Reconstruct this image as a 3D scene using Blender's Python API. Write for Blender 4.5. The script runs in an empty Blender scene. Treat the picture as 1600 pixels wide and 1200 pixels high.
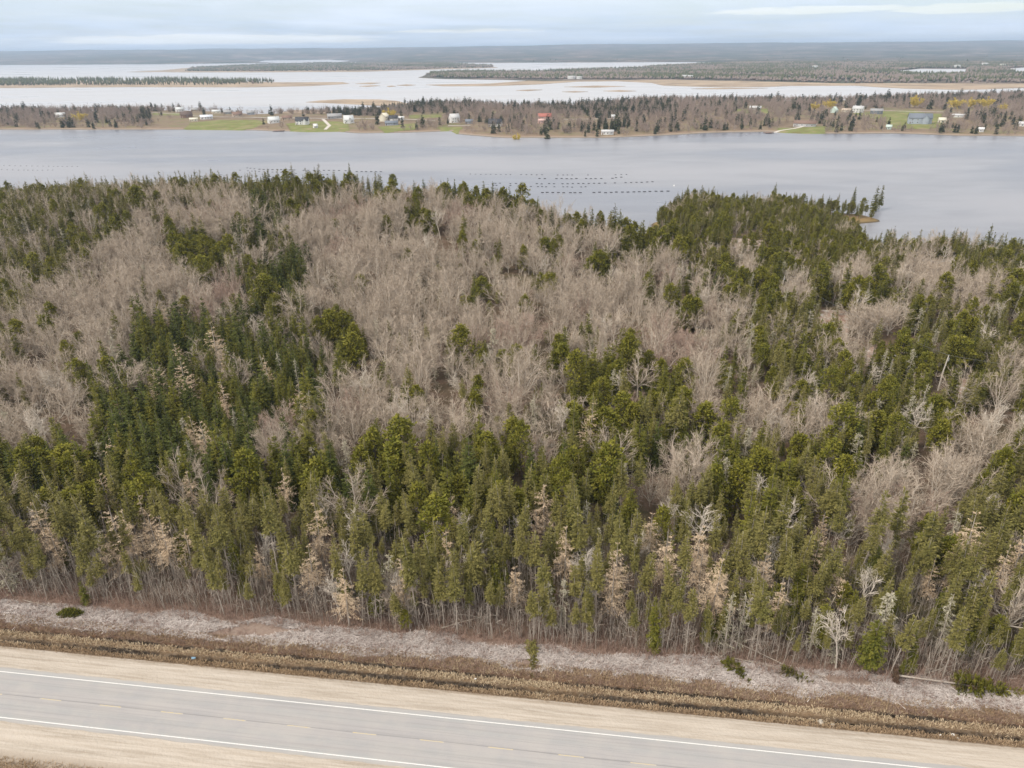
import bpy, math, random
import numpy as np
from mathutils import Matrix, Vector

SC = bpy.context.scene
COL = SC.collection
R_ = math.radians
rng = np.random.default_rng(7)
random.seed(7)

# ------------------------------------------------------------------ camera, world, sun, exposure
FPX, PITCH, ROLL, CAMH = 1110.0, R_(25.2), R_(0.62), 81.0
SEA = -12.0
SUN_EL, SUN_AZ = 46.0, 242.0          # azimuth clockwise from +Y
SUN_STRENGTH, SUN_ANGLE = 1.5, 10.0
EXPOSURE = 0.82

cam = bpy.data.objects.new('camera', bpy.data.cameras.new('camera'))
COL.objects.link(cam)
cam.data.sensor_width = 36.0
cam.data.lens = FPX / 1600.0 * 36.0
cam.data.clip_start, cam.data.clip_end = 1.0, 90000.0
cr, sr, cp, sp = math.cos(ROLL), math.sin(ROLL), math.cos(PITCH), math.sin(PITCH)
RX = Vector((cr, -sr * sp, -sr * cp)); UP = Vector((sr, cr * sp, cr * cp)); FW = Vector((0, cp, -sp))
cam.matrix_world = Matrix(((RX.x, UP.x, -FW.x, 0), (RX.y, UP.y, -FW.y, 0), (RX.z, UP.z, -FW.z, CAMH), (0, 0, 0, 1)))
SC.camera = cam

SC.view_settings.view_transform = 'Standard'
SC.view_settings.look = 'None'
SC.view_settings.exposure = EXPOSURE
SC.view_settings.gamma = 1.0
SC.view_settings.use_curve_mapping = False
SC.cycles.max_bounces = 5
SC.cycles.diffuse_bounces = 2
SC.cycles.glossy_bounces = 2
SC.cycles.volume_bounces = 0
SC.cycles.caustics_reflective = False
SC.cycles.caustics_refractive = False


class NT:
    """tiny node-tree writer"""
    def __init__(self, tree):
        self.t = tree
        tree.nodes.clear()

    def n(self, kind, **kw):
        nd = self.t.nodes.new(kind)
        ins = kw.pop('ins', {})
        for k, v in kw.items():
            setattr(nd, k, v)
        for k, v in ins.items():
            s = nd.inputs[k]
            if isinstance(v, bpy.types.NodeSocket):
                self.t.links.new(v, s)
            else:
                s.default_value = v
        return nd

    def link(self, a, b):
        self.t.links.new(a, b)

    def math(self, op, a, b=0.0, c=0.0, clamp=False):
        nd = self.n('ShaderNodeMath', operation=op, use_clamp=clamp)
        for i, v in enumerate((a, b, c)):
            if isinstance(v, bpy.types.NodeSocket):
                self.t.links.new(v, nd.inputs[i])
            else:
                nd.inputs[i].default_value = v
        return nd.outputs[0]

    def mix(self, f, a, b):
        nd = self.n('ShaderNodeMix', data_type='RGBA')
        for i, v in ((0, f), (6, a), (7, b)):
            if isinstance(v, bpy.types.NodeSocket):
                self.t.links.new(v, nd.inputs[i])
            elif i == 0:
                nd.inputs[i].default_value = v
            else:
                nd.inputs[i].default_value = (*v, 1.0) if len(v) == 3 else v
        return nd.outputs[2]

    def ramp(self, f, stops, interp='LINEAR'):
        nd = self.n('ShaderNodeValToRGB')
        cr_ = nd.color_ramp
        cr_.interpolation = interp
        while len(cr_.elements) < len(stops):
            cr_.elements.new(0.5)
        for e, (p, c) in zip(cr_.elements, stops):
            e.position = p
            e.color = (*c, 1.0) if not isinstance(c, (int, float)) else (c, c, c, 1.0)
        self.t.links.new(f, nd.inputs[0])
        return nd.outputs[0]

    def noise(self, vec, scale, detail=4.0, rough=0.55, out=0, dist=0.0):
        nd = self.n('ShaderNodeTexNoise', ins={'Scale': scale, 'Detail': detail, 'Roughness': rough, 'Distortion': dist})
        self.t.links.new(vec, nd.inputs['Vector'])
        return nd.outputs[out]


w = bpy.data.worlds.new('World')
SC.world = w
w.use_nodes = True
T = NT(w.node_tree)
sky = T.n('ShaderNodeTexSky', sky_type='NISHITA')
sky.sun_disc = False
sky.sun_elevation = R_(SUN_EL)
sky.sun_rotation = R_(SUN_AZ)
sky.altitude = 100
sky.air_density = 1.0
sky.dust_density = 1.0
sky.ozone_density = 1.5
bg1 = T.n('ShaderNodeBackground', ins={'Color': sky.outputs[0], 'Strength': 0.085})
tc = T.n('ShaderNodeTexCoord')
sep = T.n('ShaderNodeSeparateXYZ', ins={0: tc.outputs['Generated']})
zz = T.math('MAXIMUM', sep.outputs[2], 0.0)
# cloud sheet high up: project the direction on a plane so that streaks crowd together towards the horizon
den = T.math('ADD', zz, 0.045)
px_ = T.math('DIVIDE', sep.outputs[0], den)
py_ = T.math('DIVIDE', sep.outputs[1], den)
cmb = T.n('ShaderNodeCombineXYZ', ins={0: px_, 1: py_, 2: 0.0})
n1 = T.noise(cmb.outputs[0], 0.16, 6.0, 0.6, dist=0.4)
n2 = T.noise(cmb.outputs[0], 0.7, 6.0, 0.62)
cov = T.math('ADD', T.math('MULTIPLY', n1, 0.75), T.math('MULTIPLY', n2, 0.25))
cov = T.ramp(cov, [(0.36, 0.45), (0.5, 0.8), (0.6, 1.0)])
elev = T.ramp(zz, [(0.0, (0.375, 0.47, 0.62)), (0.025, (0.35, 0.445, 0.60)), (0.06, (0.47, 0.52, 0.59)), (0.14, (0.72, 0.73, 0.75)), (0.35, (0.90, 0.87, 0.83)), (1.0, (1.0, 0.95, 0.87))])
# low cumulus streaks over the hills
az_ = T.math('ARCTAN2', sep.outputs[0], sep.outputs[1])
pc_ = T.n('ShaderNodeCombineXYZ', ins={0: T.math('MULTIPLY', az_, 9.0), 1: T.math('MULTIPLY', sep.outputs[2], 120.0), 2: 0.0}).outputs[0]
pn = T.noise(pc_, 2.4, 7.0, 0.62, dist=0.3)


def cloud(a0, aw, z0, zw):
    da = T.math('DIVIDE', T.math('SUBTRACT', az_, a0), aw); dz = T.math('DIVIDE', T.math('SUBTRACT', sep.outputs[2], z0), zw)
    r2 = T.math('ADD', T.math('MULTIPLY', da, da), T.math('MULTIPLY', dz, dz))
    return T.math('MAXIMUM', T.math('SUBTRACT', 1.0, r2), 0.0)


puff = T.math('MAXIMUM', T.math('MAXIMUM', cloud(-0.34, 0.26, 0.0145, 0.0075), cloud(0.36, 0.15, 0.0385, 0.0055)), T.math('MAXIMUM', cloud(0.52, 0.10, 0.036, 0.007), T.math('MULTIPLY', cloud(-0.05, 0.16, 0.022, 0.004), 0.6)))
puff = T.ramp(T.math('ADD', T.math('MULTIPLY', puff, 0.42), T.math('MULTIPLY', pn, 0.6)), [(0.44, 0.0), (0.58, 1.0)])
veil = T.ramp(n1, [(0.42, 0.0), (0.60, 0.5)])
cc = T.mix(veil, elev, T.mix(T.math('MULTIPLY', zz, 2.0, clamp=True), (0.50, 0.555, 0.63), (1.0, 0.98, 0.94)))
bands = T.ramp(T.noise(pc_, 0.7, 6.0, 0.6), [(0.38, 0.0), (0.62, 0.5)])
cc = T.mix(T.math('MULTIPLY', bands, T.math('SUBTRACT', 1.0, T.math('MULTIPLY', sep.outputs[2], 6.0, clamp=True), clamp=True)), cc, (0.53, 0.575, 0.635))
cc = T.mix(T.math('MULTIPLY', puff, 0.85), cc, (0.62, 0.645, 0.67))
bg2 = T.n('ShaderNodeBackground', ins={'Color': cc, 'Strength': 1.0})
mx = T.n('ShaderNodeMixShader', ins={0: cov, 1: bg1.outputs[0], 2: bg2.outputs[0]})
T.n('ShaderNodeOutputWorld', ins={0: mx.outputs[0]})

sun = bpy.data.objects.new('sun', bpy.data.lights.new('sun', 'SUN'))
COL.objects.link(sun)
sun.data.energy = SUN_STRENGTH
sun.data.angle = R_(SUN_ANGLE)
sun.data.color = (1.0, 0.91, 0.80)
_a, _e = R_(SUN_AZ), R_(SUN_EL)
sdir = Vector((math.sin(_a) * math.cos(_e), math.cos(_a) * math.cos(_e), math.sin(_e)))
sun.rotation_euler = sdir.to_track_quat('Z', 'Y').to_euler()

# ------------------------------------------------------------------ survey helpers (what the photograph's pixels measure on the ground)
def at(u, v, z=0.0):
    """ground point at height z seen at photo pixel (u, v)"""
    x, y = (u - 800) / FPX, (600 - v) / FPX
    x, y = x * cr + y * sr, -x * sr + y * cr
    d = (x, cp + y * sp, -sp + y * cp)
    t = (CAMH - z) / -d[2]
    return np.array([d[0] * t, d[1] * t])


def seen(x, y, z):
    """world -> photo pixel and depth (arrays)"""
    z = np.asarray(z) - CAMH
    X = x * RX.x + y * RX.y + z * RX.z
    Y = x * UP.x + y * UP.y + z * UP.z
    Z = x * FW.x + y * FW.y + z * FW.z
    Z = np.maximum(Z, 1e-3)
    return 800 + FPX * X / Z, 600 - FPX * Y / Z, Z


ROADA = math.atan(-0.13387)
EX = np.array([math.cos(ROADA), math.sin(ROADA)]); EN = np.array([-math.sin(ROADA), math.cos(ROADA)])
RO = np.array([0.0, 62.42])


def rd(s, t):
    return RO[0] + EX[0] * s + EN[0] * t, RO[1] + EX[1] * s + EN[1] * t


def inpoly(x, y, poly):
    x = np.asarray(x, float); y = np.asarray(y, float)
    r = np.zeros(x.shape, bool)
    n = len(poly)
    j = n - 1
    for i in range(n):
        xi, yi = poly[i]; xj, yj = poly[j]
        c = ((yi > y) != (yj > y)) & (x < (xj - xi) * (y - yi) / ((yj - yi) if yj != yi else 1e-9) + xi)
        r ^= c
        j = i
    return r


def sdist(x, y, poly):
    """signed distance, positive inside"""
    x = np.asarray(x, float); y = np.asarray(y, float)
    d = np.full(x.shape, 1e18)
    n = len(poly)
    for i in range(n):
        ax, ay = poly[i]; bx, by = poly[(i + 1) % n]
        ex, ey = bx - ax, by - ay
        tt = np.clip(((x - ax) * ex + (y - ay) * ey) / (ex * ex + ey * ey + 1e-9), 0, 1)
        d = np.minimum(d, (x - ax - ex * tt) ** 2 + (y - ay - ey * tt) ** 2)
    d = np.sqrt(d)
    return np.where(inpoly(x, y, poly), d, -d)


def _hash(ix, iy, seed):
    h = np.sin(ix * 127.1 + iy * 311.7 + seed * 74.7) * 43758.5453
    return h - np.floor(h)


def vnoise(x, y, sc, seed=0, octv=3):
    out = 0.0; amp = 0.5; x = np.asarray(x, float) / sc; y = np.asarray(y, float) / sc
    for o in range(octv):
        ix, iy = np.floor(x), np.floor(y); fx, fy = x - ix, y - iy
        fx = fx * fx * (3 - 2 * fx); fy = fy * fy * (3 - 2 * fy)
        a = _hash(ix, iy, seed + o); b = _hash(ix + 1, iy, seed + o); c = _hash(ix, iy + 1, seed + o); d = _hash(ix + 1, iy + 1, seed + o)
        out = out + amp * (a + (b - a) * fx + (c - a) * fy + (a - b - c + d) * fx * fy)
        x, y, amp = x * 2.03, y * 2.03, amp * 0.5
    return out / (1 - 0.5 ** octv)


def rough_poly(poly, step, amp, seed):
    """resample an outline and jitter it, so shores are uneven"""
    out = []
    n = len(poly)
    for i in range(n):
        a = np.array(poly[i]); b = np.array(poly[(i + 1) % n])
        m = max(1, int(np.linalg.norm(b - a) / step))
        for k in range(m):
            p = a + (b - a) * k / m
            q = vnoise(np.array([p[0], p[0] + 999]), np.array([p[1], p[1] - 555]), step * 2.2, seed, 3) - 0.5
            out.append((p[0] + q[0] * amp, p[1] + q[1] * amp))
    return out


# ------------------------------------------------------------------ mesh helpers
def tag(o, label=None, cat=None, group=None, kind=None):
    if label: o['label'] = label
    if cat: o['category'] = cat
    if group: o['group'] = group
    if kind: o['kind'] = kind
    return o


def mesh_from(name, V, F, mat, attr=None, smooth=False, mats=None, midx=None):
    """V (n,3); F list of (m,k) index arrays with constant k"""
    V = np.asarray(V, np.float32)
    Fs = [np.asarray(f, np.int32) for f in (F if isinstance(F, list) else [F]) if len(f)]
    me = bpy.data.meshes.new(name)
    me.vertices.add(len(V))
    me.vertices.foreach_set('co', V.ravel())
    lt = np.concatenate([np.full(len(f), f.shape[1], np.int32) for f in Fs])
    ls = np.concatenate([[0], np.cumsum(lt)[:-1]]).astype(np.int32)
    li = np.concatenate([f.ravel() for f in Fs])
    me.loops.add(len(li)); me.loops.foreach_set('vertex_index', li)
    me.polygons.add(len(lt)); me.polygons.foreach_set('loop_start', ls)
    try:
        me.polygons.foreach_set('loop_total', lt)
    except Exception:
        pass
    if mats:
        for m in mats: me.materials.append(m)
        me.polygons.foreach_set('material_index', np.asarray(midx, np.int32))
    elif mat is not None:
        me.materials.append(mat)
    if attr is not None:
        a = me.attributes.new('tone', 'FLOAT', 'POINT')
        a.data.foreach_set('value', np.asarray(attr, np.float32))
    if smooth:
        me.polygons.foreach_set('use_smooth', np.ones(len(lt), bool))
    me.update(calc_edges=True)
    return me


def obj(name, me, parent=None, loc=None, rz=None):
    o = bpy.data.objects.new(name, me)
    COL.objects.link(o)
    if parent is not None: o.parent = parent
    if loc is not None: o.location = loc
    if rz is not None: o.rotation_euler = (0, 0, rz)
    return o


def empty(name, loc, rz=0.0):
    o = bpy.data.objects.new(name, None)
    o.empty_display_size = 0.5
    COL.objects.link(o)
    o.location = loc; o.rotation_euler = (0, 0, rz)
    return o


def unit(a):
    return a / np.maximum(np.linalg.norm(a, axis=-1, keepdims=True), 1e-9)


class Geo:
    """collects blades (quads), ribbons and 3/6-sided tubes"""
    def __init__(s):
        s.V, s.Q, s.T, s.n = [], [], [], 0

    def quads(s, P4, tone):
        m = len(P4)
        s.V.append(P4.reshape(-1, 3)); s.Q.append(np.arange(m * 4).reshape(m, 4) + s.n)
        s.T.append(np.repeat(tone, 4)); s.n += m * 4

    def blades(s, P, D, L, W, tone, side=None, mid=0.45):
        """rhombus along D"""
        D = unit(D); L = np.asarray(L)[:, None]; W = np.asarray(W)[:, None]
        if side is None:
            side = np.cross(D, np.array([0, 0, 1.0]) + rng.normal(0, 0.45, D.shape))
        side = unit(side)
        P4 = np.stack([P, P + D * L * mid + side * W * 0.5, P + D * L, P + D * L * mid - side * W * 0.5], 1)
        s.quads(P4, tone)

    def ribbons(s, P, Q, W0, W1, tone):
        D = unit(Q - P)
        side = unit(np.cross(D, rng.normal(0, 1, D.shape)))
        W0 = np.asarray(W0)[:, None] * 0.5; W1 = np.asarray(W1)[:, None] * 0.5
        s.quads(np.stack([P - side * W0, P + side * W0, Q + side * W1, Q - side * W1], 1), tone)

    def tubes(s, P, Q, r0, r1, tone, k=3):
        P = np.atleast_2d(P); Q = np.atleast_2d(Q)
        r0 = np.broadcast_to(np.asarray(r0, float), (len(P),)); r1 = np.broadcast_to(np.asarray(r1, float), (len(P),))
        tone = np.broadcast_to(np.asarray(tone, float), (len(P),))
        D = unit(Q - P)
        h = np.where(np.abs(D[:, 2:3]) > 0.9, np.array([[1.0, 0, 0]]), np.array([[0, 0, 1.0]]))
        a = unit(np.cross(D, h)); b = np.cross(D, a)
        an = np.arange(k) * 2 * np.pi / k
        ring = a[:, None, :] * np.cos(an)[None, :, None] + b[:, None, :] * np.sin(an)[None, :, None]
        v = np.concatenate([P[:, None, :] + ring * r0[:, None, None], Q[:, None, :] + ring * r1[:, None, None]], 1)
        m = len(P)
        i = np.arange(k); j = (i + 1) % k
        q = np.stack([i, j, j + k, i + k], 1)[None] + (np.arange(m) * 2 * k)[:, None, None] + s.n
        s.V.append(v.reshape(-1, 3)); s.Q.append(q.reshape(-1, 4)); s.T.append(np.repeat(tone, 2 * k)); s.n += m * 2 * k

    def mesh(s, name, mat, smooth=False):
        return mesh_from(name, np.concatenate(s.V), [np.concatenate(s.Q)], mat, np.concatenate(s.T), smooth)


# ------------------------------------------------------------------ materials
def new_mat(name):
    m = bpy.data.materials.new(name)
    m.use_nodes = True
    return m, NT(m.node_tree)


def finish(T, col, rough=0.85, spec=0.2, bump=None, trans=None):
    ins = {'Base Color': col if isinstance(col, bpy.types.NodeSocket) else (*col, 1.0), 'Roughness': rough, 'Specular IOR Level': spec}
    p = T.n('ShaderNodeBsdfPrincipled', ins=ins)
    if bump is not None:
        b = T.n('ShaderNodeBump', ins={'Height': bump[0], 'Strength': bump[1], 'Distance': bump[2]})
        T.link(b.outputs[0], p.inputs['Normal'])
    T.n('ShaderNodeOutputMaterial', ins={0: p.outputs[0]})
    return p


def plant_mat(name, a, b, c, rand_amt=0.6):
    """a..b by the tree's own random number, towards c on the sprays whose own tone is high"""
    m, T = new_mat(name)
    oi = T.n('ShaderNodeObjectInfo')
    at_ = T.n('ShaderNodeAttribute', attribute_name='tone')
    g = T.n('ShaderNodeNewGeometry')
    big = T.noise(g.outputs['Position'], 0.035, 3.0)
    f = T.math('ADD', T.math('MULTIPLY', oi.outputs['Random'], rand_amt), T.math('MULTIPLY', big, 1.0 - rand_amt), clamp=True)
    base = T.mix(f, a, b)
    tone = T.math('POWER', at_.outputs['Fac'], 1.15)
    col = T.mix(T.math('MULTIPLY', tone, 0.85), base, c)
    finish(T, col, 0.8, 0.15)
    return m


def flat_mat(name, col, rough=0.7, var=0.15, scale=3.0, spec=0.3, bump=0.0):
    m, T = new_mat(name)
    tcn = T.n('ShaderNodeTexCoord')
    nz = T.noise(tcn.outputs['Object'], scale, 5.0)
    lo = tuple(c * (1 - var) for c in col); hi = tuple(min(1, c * (1 + var)) for c in col)
    c_ = T.mix(nz, lo, hi)
    finish(T, c_, rough, spec, (nz, bump, 0.05) if bump else None)
    return m


M = {}
M['spruce'] = plant_mat('spruce needles', (0.070, 0.084, 0.016), (0.145, 0.140, 0.022), (0.215, 0.195, 0.032))
M['dark_bark'] = plant_mat('shaded conifer bark', (0.10, 0.08, 0.065), (0.17, 0.14, 0.115), (0.24, 0.21, 0.18))
M['spruce_dark'] = plant_mat('dark spruce needles', (0.046, 0.064, 0.017), (0.090, 0.100, 0.022), (0.14, 0.15, 0.032))
M['spruce_thin'] = plant_mat('thin olive needles', (0.100, 0.102, 0.024), (0.180, 0.158, 0.050), (0.26, 0.225, 0.075))
M['pine'] = plant_mat('pine needles', (0.095, 0.108, 0.014), (0.165, 0.158, 0.020), (0.25, 0.222, 0.035))
M['larch'] = plant_mat('bare larch twigs', (0.46, 0.34, 0.22), (0.54, 0.41, 0.28), (0.64, 0.51, 0.37))
M['twigs'] = plant_mat('bare hardwood twigs', (0.28, 0.225, 0.175), (0.44, 0.355, 0.28), (0.60, 0.515, 0.42))
M['red_crown'] = plant_mat('reddish budding twigs', (0.29, 0.20, 0.155), (0.40, 0.29, 0.235), (0.52, 0.41, 0.34))
M['birch'] = plant_mat('pale birch bark', (0.46, 0.39, 0.32), (0.58, 0.51, 0.43), (0.68, 0.62, 0.54))
M['lichen'] = plant_mat('lichened dead branches', (0.27, 0.245, 0.17), (0.35, 0.32, 0.235), (0.44, 0.41, 0.31))
M['bark'] = plant_mat('conifer bark', (0.22, 0.18, 0.145), (0.36, 0.31, 0.26), (0.46, 0.41, 0.36))
M['red_twigs'] = plant_mat('reddish shrub twigs', (0.22, 0.125, 0.09), (0.30, 0.20, 0.155), (0.40, 0.30, 0.25))
M['brash'] = plant_mat('grey brash sticks', (0.27, 0.22, 0.195), (0.50, 0.44, 0.41), (0.76, 0.70, 0.66), 0.2)
M['dry_grass'] = plant_mat('dry grass', (0.22, 0.145, 0.09), (0.41, 0.30, 0.185), (0.60, 0.49, 0.34), 0.1)
M['sapling'] = plant_mat('sapling stems', (0.17, 0.135, 0.11), (0.30, 0.25, 0.205), (0.46, 0.41, 0.35), 0.3)
M['log'] = flat_mat('weathered log', (0.42, 0.37, 0.31), 0.85, 0.3, 2.0, bump=0.4)
M['willow'] = plant_mat('budding willow', (0.50, 0.38, 0.06), (0.58, 0.44, 0.08), (0.70, 0.56, 0.14))
M['distant_twigs'] = plant_mat('distant bare trees', (0.13, 0.10, 0.085), (0.20, 0.155, 0.13), (0.24, 0.195, 0.16), 0.8)
M['far_conifer'] = plant_mat('far conifers', (0.040, 0.052, 0.030), (0.075, 0.085, 0.036), (0.12, 0.125, 0.05), 0.8)
M['far_twigs'] = plant_mat('far bare trees', (0.23, 0.17, 0.14), (0.33, 0.26, 0.22), (0.40, 0.33, 0.28), 0.8)

# ------------------------------------------------------------------ the near land: outline, height
def P(u, v, z=SEA):
    return tuple(at(u, v, z))


sky_pts = [(-330, 300, 6), (-150, 290, 7), (0, 290, 8), (60, 284, 9), (150, 280, 11), (200, 293, 9), (240, 305, 7), (290, 308, 8), (330, 300, 11),
           (370, 292, 15), (430, 292, 17), (520, 290, 19), (560, 286, 21), (600, 283, 21), (700, 284, 21), (760, 296, 17), (820, 314, 13),
           (880, 340, 8), (930, 368, 4), (985, 380, 1), (1015, 375, 1)]
shore = [P(u, v, z) for u, v, z in sky_pts]
headland = [(1018, 350), (1050, 338), (1120, 337), (1200, 336), (1290, 337), (1350, 339), (1386, 345), (1374, 348), (1330, 350), (1296, 353), (1290, 360), (1345, 374), (1360, 396), (1395, 418),
            (1440, 412), (1500, 410), (1560, 416), (1640, 424), (1750, 436), (1900, 440)]
shore += [P(u, v, SEA) for u, v in headland]
near_poly = rough_poly(shore + [(900, 60), (900, -120), (-900, -120), (-900, 300)], 16, 9, 3)


def bump2(x, y, cx, cy, sx, sy, a):
    return a * np.exp(-((x - cx) / sx) ** 2 - ((y - cy) / sy) ** 2)


def near_z(x, y, sd=None):
    x = np.asarray(x, float); y = np.asarray(y, float)
    if sd is None: sd = sdist(x, y, near_poly)
    t = (x - RO[0]) * EN[0] + (y - RO[1]) * EN[1]
    base = -0.9 - np.clip((t - 30) / 300, 0, 1) * 5.0
    base = base + bump2(x, y, -75, 345, 190, 95, 20) + bump2(x, y, -260, 330, 120, 110, 5) - bump2(x, y, 240, 300, 140, 120, 2.5)
    base = base + (vnoise(x, y, 45, 5) - 0.5) * 3.0 * np.clip((t - 20) / 40, 0, 1)
    # the road bed and its ditches
    prof_t = np.array([-60, -14, -11, -9, -4.6, 4.6, 8.0, 8.8, 9.35, 9.5, 10.05, 10.2, 11.3, 11.45, 11.9, 12.05, 13.0, 18, 22, 30])
    prof_z = np.array([-2.2, -1.2, -0.9, -0.12, -0.012, -0.012, -0.10, -0.50, -0.75, -1.45, -1.45, -0.50, -0.50, -1.35, -1.40, -0.60, -0.60, -0.8, -0.9, -0.9])
    wob = (vnoise(x, y, 6.0, 11) - 0.5) * 0.5 * ((t > 8.6) & (t < 14))
    wob = wob
    z0 = np.interp(t + wob, prof_t, prof_z)
    z0 = z0 + (vnoise(x, y, 0.9, 12, 2) - 0.5) * 0.28 * (t > 8.4) + (vnoise(x, y, 0.9, 12, 2) - 0.5) * 0.2 * (t < -9.5)
    z = np.where(t < 30, z0 + np.clip((t - 22) / 8, 0, 1) * (base - (-0.9)), base)
    k = np.clip(sd / 22.0, 0, 1); k = k * k * (3 - 2 * k)
    zl = SEA + 1.2 + (z - SEA - 1.2) * k
    edge = np.clip(sd / 3.0, -1.5, 1.0)
    return np.where(sd < 3, SEA + edge * 1.2, zl)


def grid_mesh(name, X, Y, Z, mat, keep=None):
    ny, nx = X.shape
    V = np.stack([X, Y, Z], -1).reshape(-1, 3)
    i = np.arange(ny - 1)[:, None] * nx + np.arange(nx - 1)[None]
    F = np.stack([i, i + 1, i + nx + 1, i + nx], -1).reshape(-1, 4)
    if keep is not None:
        F = F[keep.reshape(-1)]
        used = np.unique(F); remap = np.zeros(len(V), np.int64); remap[used] = np.arange(len(used))
        V = V[used]; F = remap[F]
    return mesh_from(name, V, [F], mat, smooth=True)


# ground material: bands across the road verge, leaf litter beyond
m, T = new_mat('ground'); M['ground'] = m
g = T.n('ShaderNodeNewGeometry')
pos = g.outputs['Position']
dot = T.n('ShaderNodeVectorMath', operation='DOT_PRODUCT', ins={0: pos, 1: (EN[0], EN[1], 0)})
tt = T.math('SUBTRACT', dot.outputs['Value'], float(RO @ EN))
dots = T.n('ShaderNodeVectorMath', operation='DOT_PRODUCT', ins={0: pos, 1: (EX[0], EX[1], 0)})
ss = dots.outputs['Value']
streak = T.n('ShaderNodeCombineXYZ', ins={0: T.math('MULTIPLY', ss, 0.05), 1: tt, 2: 0.0}).outputs[0]
fine = T.noise(pos, 2.2, 6.0, 0.65)
mid = T.noise(pos, 0.35, 5.0, 0.6)
stk = T.noise(streak, 0.9, 5.0, 0.6)
tw = T.math('ADD', tt, T.math('MULTIPLY', T.math('SUBTRACT', T.noise(pos, 0.8, 4.0, 0.7), 0.5), 0.55))
u_ = T.math('DIVIDE', T.math('ADD', tw, 14.0), 44.0, clamp=True)     # t -14..30 -> 0..1
def tp(t): return (t + 14) / 44
gravel = (0.43, 0.375, 0.315); gravel2 = (0.30, 0.255, 0.205)
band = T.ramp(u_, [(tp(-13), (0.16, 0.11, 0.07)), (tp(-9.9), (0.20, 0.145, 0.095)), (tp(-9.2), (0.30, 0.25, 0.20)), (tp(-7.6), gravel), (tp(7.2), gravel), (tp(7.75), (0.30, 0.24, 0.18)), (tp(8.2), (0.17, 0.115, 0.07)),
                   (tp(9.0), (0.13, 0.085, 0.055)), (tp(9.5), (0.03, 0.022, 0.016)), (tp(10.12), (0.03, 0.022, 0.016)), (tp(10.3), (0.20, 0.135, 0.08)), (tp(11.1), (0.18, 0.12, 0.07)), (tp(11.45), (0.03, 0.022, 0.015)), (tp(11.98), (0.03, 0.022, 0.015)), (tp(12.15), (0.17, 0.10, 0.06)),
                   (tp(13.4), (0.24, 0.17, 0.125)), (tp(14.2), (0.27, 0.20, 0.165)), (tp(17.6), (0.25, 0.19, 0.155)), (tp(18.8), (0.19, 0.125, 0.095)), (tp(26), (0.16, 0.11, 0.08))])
grav_var = T.mix(T.ramp(stk, [(0.35, 1.0), (0.62, 0.0)]), (0, 0, 0), (1, 1, 1))
isgr = T.math('LESS_THAN', T.math('ABSOLUTE', tt), 8.0)
band = T.mix(T.math('MULTIPLY', T.math('MULTIPLY', isgr, grav_var), 0.9), band, gravel2)
gs2 = T.ramp(T.noise(streak, 2.6, 6.0, 0.65), [(0.40, 0.0), (0.62, 1.0)])
band = T.mix(T.math('MULTIPLY', T.math('MULTIPLY', isgr, gs2), 0.6), band, (0.52, 0.47, 0.41))
band = T.mix(T.math('MULTIPLY', T.ramp(fine, [(0.4, 0.0), (0.7, 1.0)]), 0.35), band, T.mix(0.5, band, (0.55, 0.48, 0.40)))
litter = T.ramp(mid, [(0.3, (0.075, 0.060, 0.035)), (0.5, (0.12, 0.085, 0.058)), (0.7, (0.17, 0.115, 0.085))])
litter = T.mix(T.ramp(T.noise(pos, 0.05, 3.0), [(0.45, 0.0), (0.62, 0.5)]), litter, (0.10, 0.10, 0.045))
sepz = T.n('ShaderNodeSeparateXYZ', ins={0: pos})
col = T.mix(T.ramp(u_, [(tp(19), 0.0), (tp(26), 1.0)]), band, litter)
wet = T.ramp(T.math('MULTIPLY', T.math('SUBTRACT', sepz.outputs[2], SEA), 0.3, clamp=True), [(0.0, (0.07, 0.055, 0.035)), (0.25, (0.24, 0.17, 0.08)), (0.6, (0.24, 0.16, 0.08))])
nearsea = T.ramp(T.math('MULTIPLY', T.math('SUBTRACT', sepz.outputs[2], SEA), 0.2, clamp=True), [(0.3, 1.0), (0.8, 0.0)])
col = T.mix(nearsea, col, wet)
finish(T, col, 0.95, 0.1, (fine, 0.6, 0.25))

# near ground sheet in road coordinates: fine at the verge, coarser into the wood
s_lines = np.concatenate([np.linspace(-900, -130, 90)[:-1], np.linspace(-130, 130, 521), np.linspace(130, 900, 90)[1:]])
t_lines = np.concatenate([np.linspace(-60, -14, 8)[:-1], np.linspace(-14, -8, 19)[:-1], np.linspace(-8, 8, 17)[:-1], np.linspace(8, 14, 41)[:-1], np.linspace(14, 30, 40)[:-1], np.linspace(30, 560, 150)])
S, Tt = np.meshgrid(s_lines, t_lines)
GX, GY = rd(S, Tt)
SD = sdist(GX, GY, near_poly)
GZ = near_z(GX, GY, SD)
keep = (np.maximum(np.maximum(SD[:-1, :-1], SD[1:, 1:]), np.maximum(SD[:-1, 1:], SD[1:, :-1])) > -12)
ground = obj('ground', grid_mesh('ground', GX, GY, GZ, M['ground'], keep)); tag(ground, kind='structure')

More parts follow.
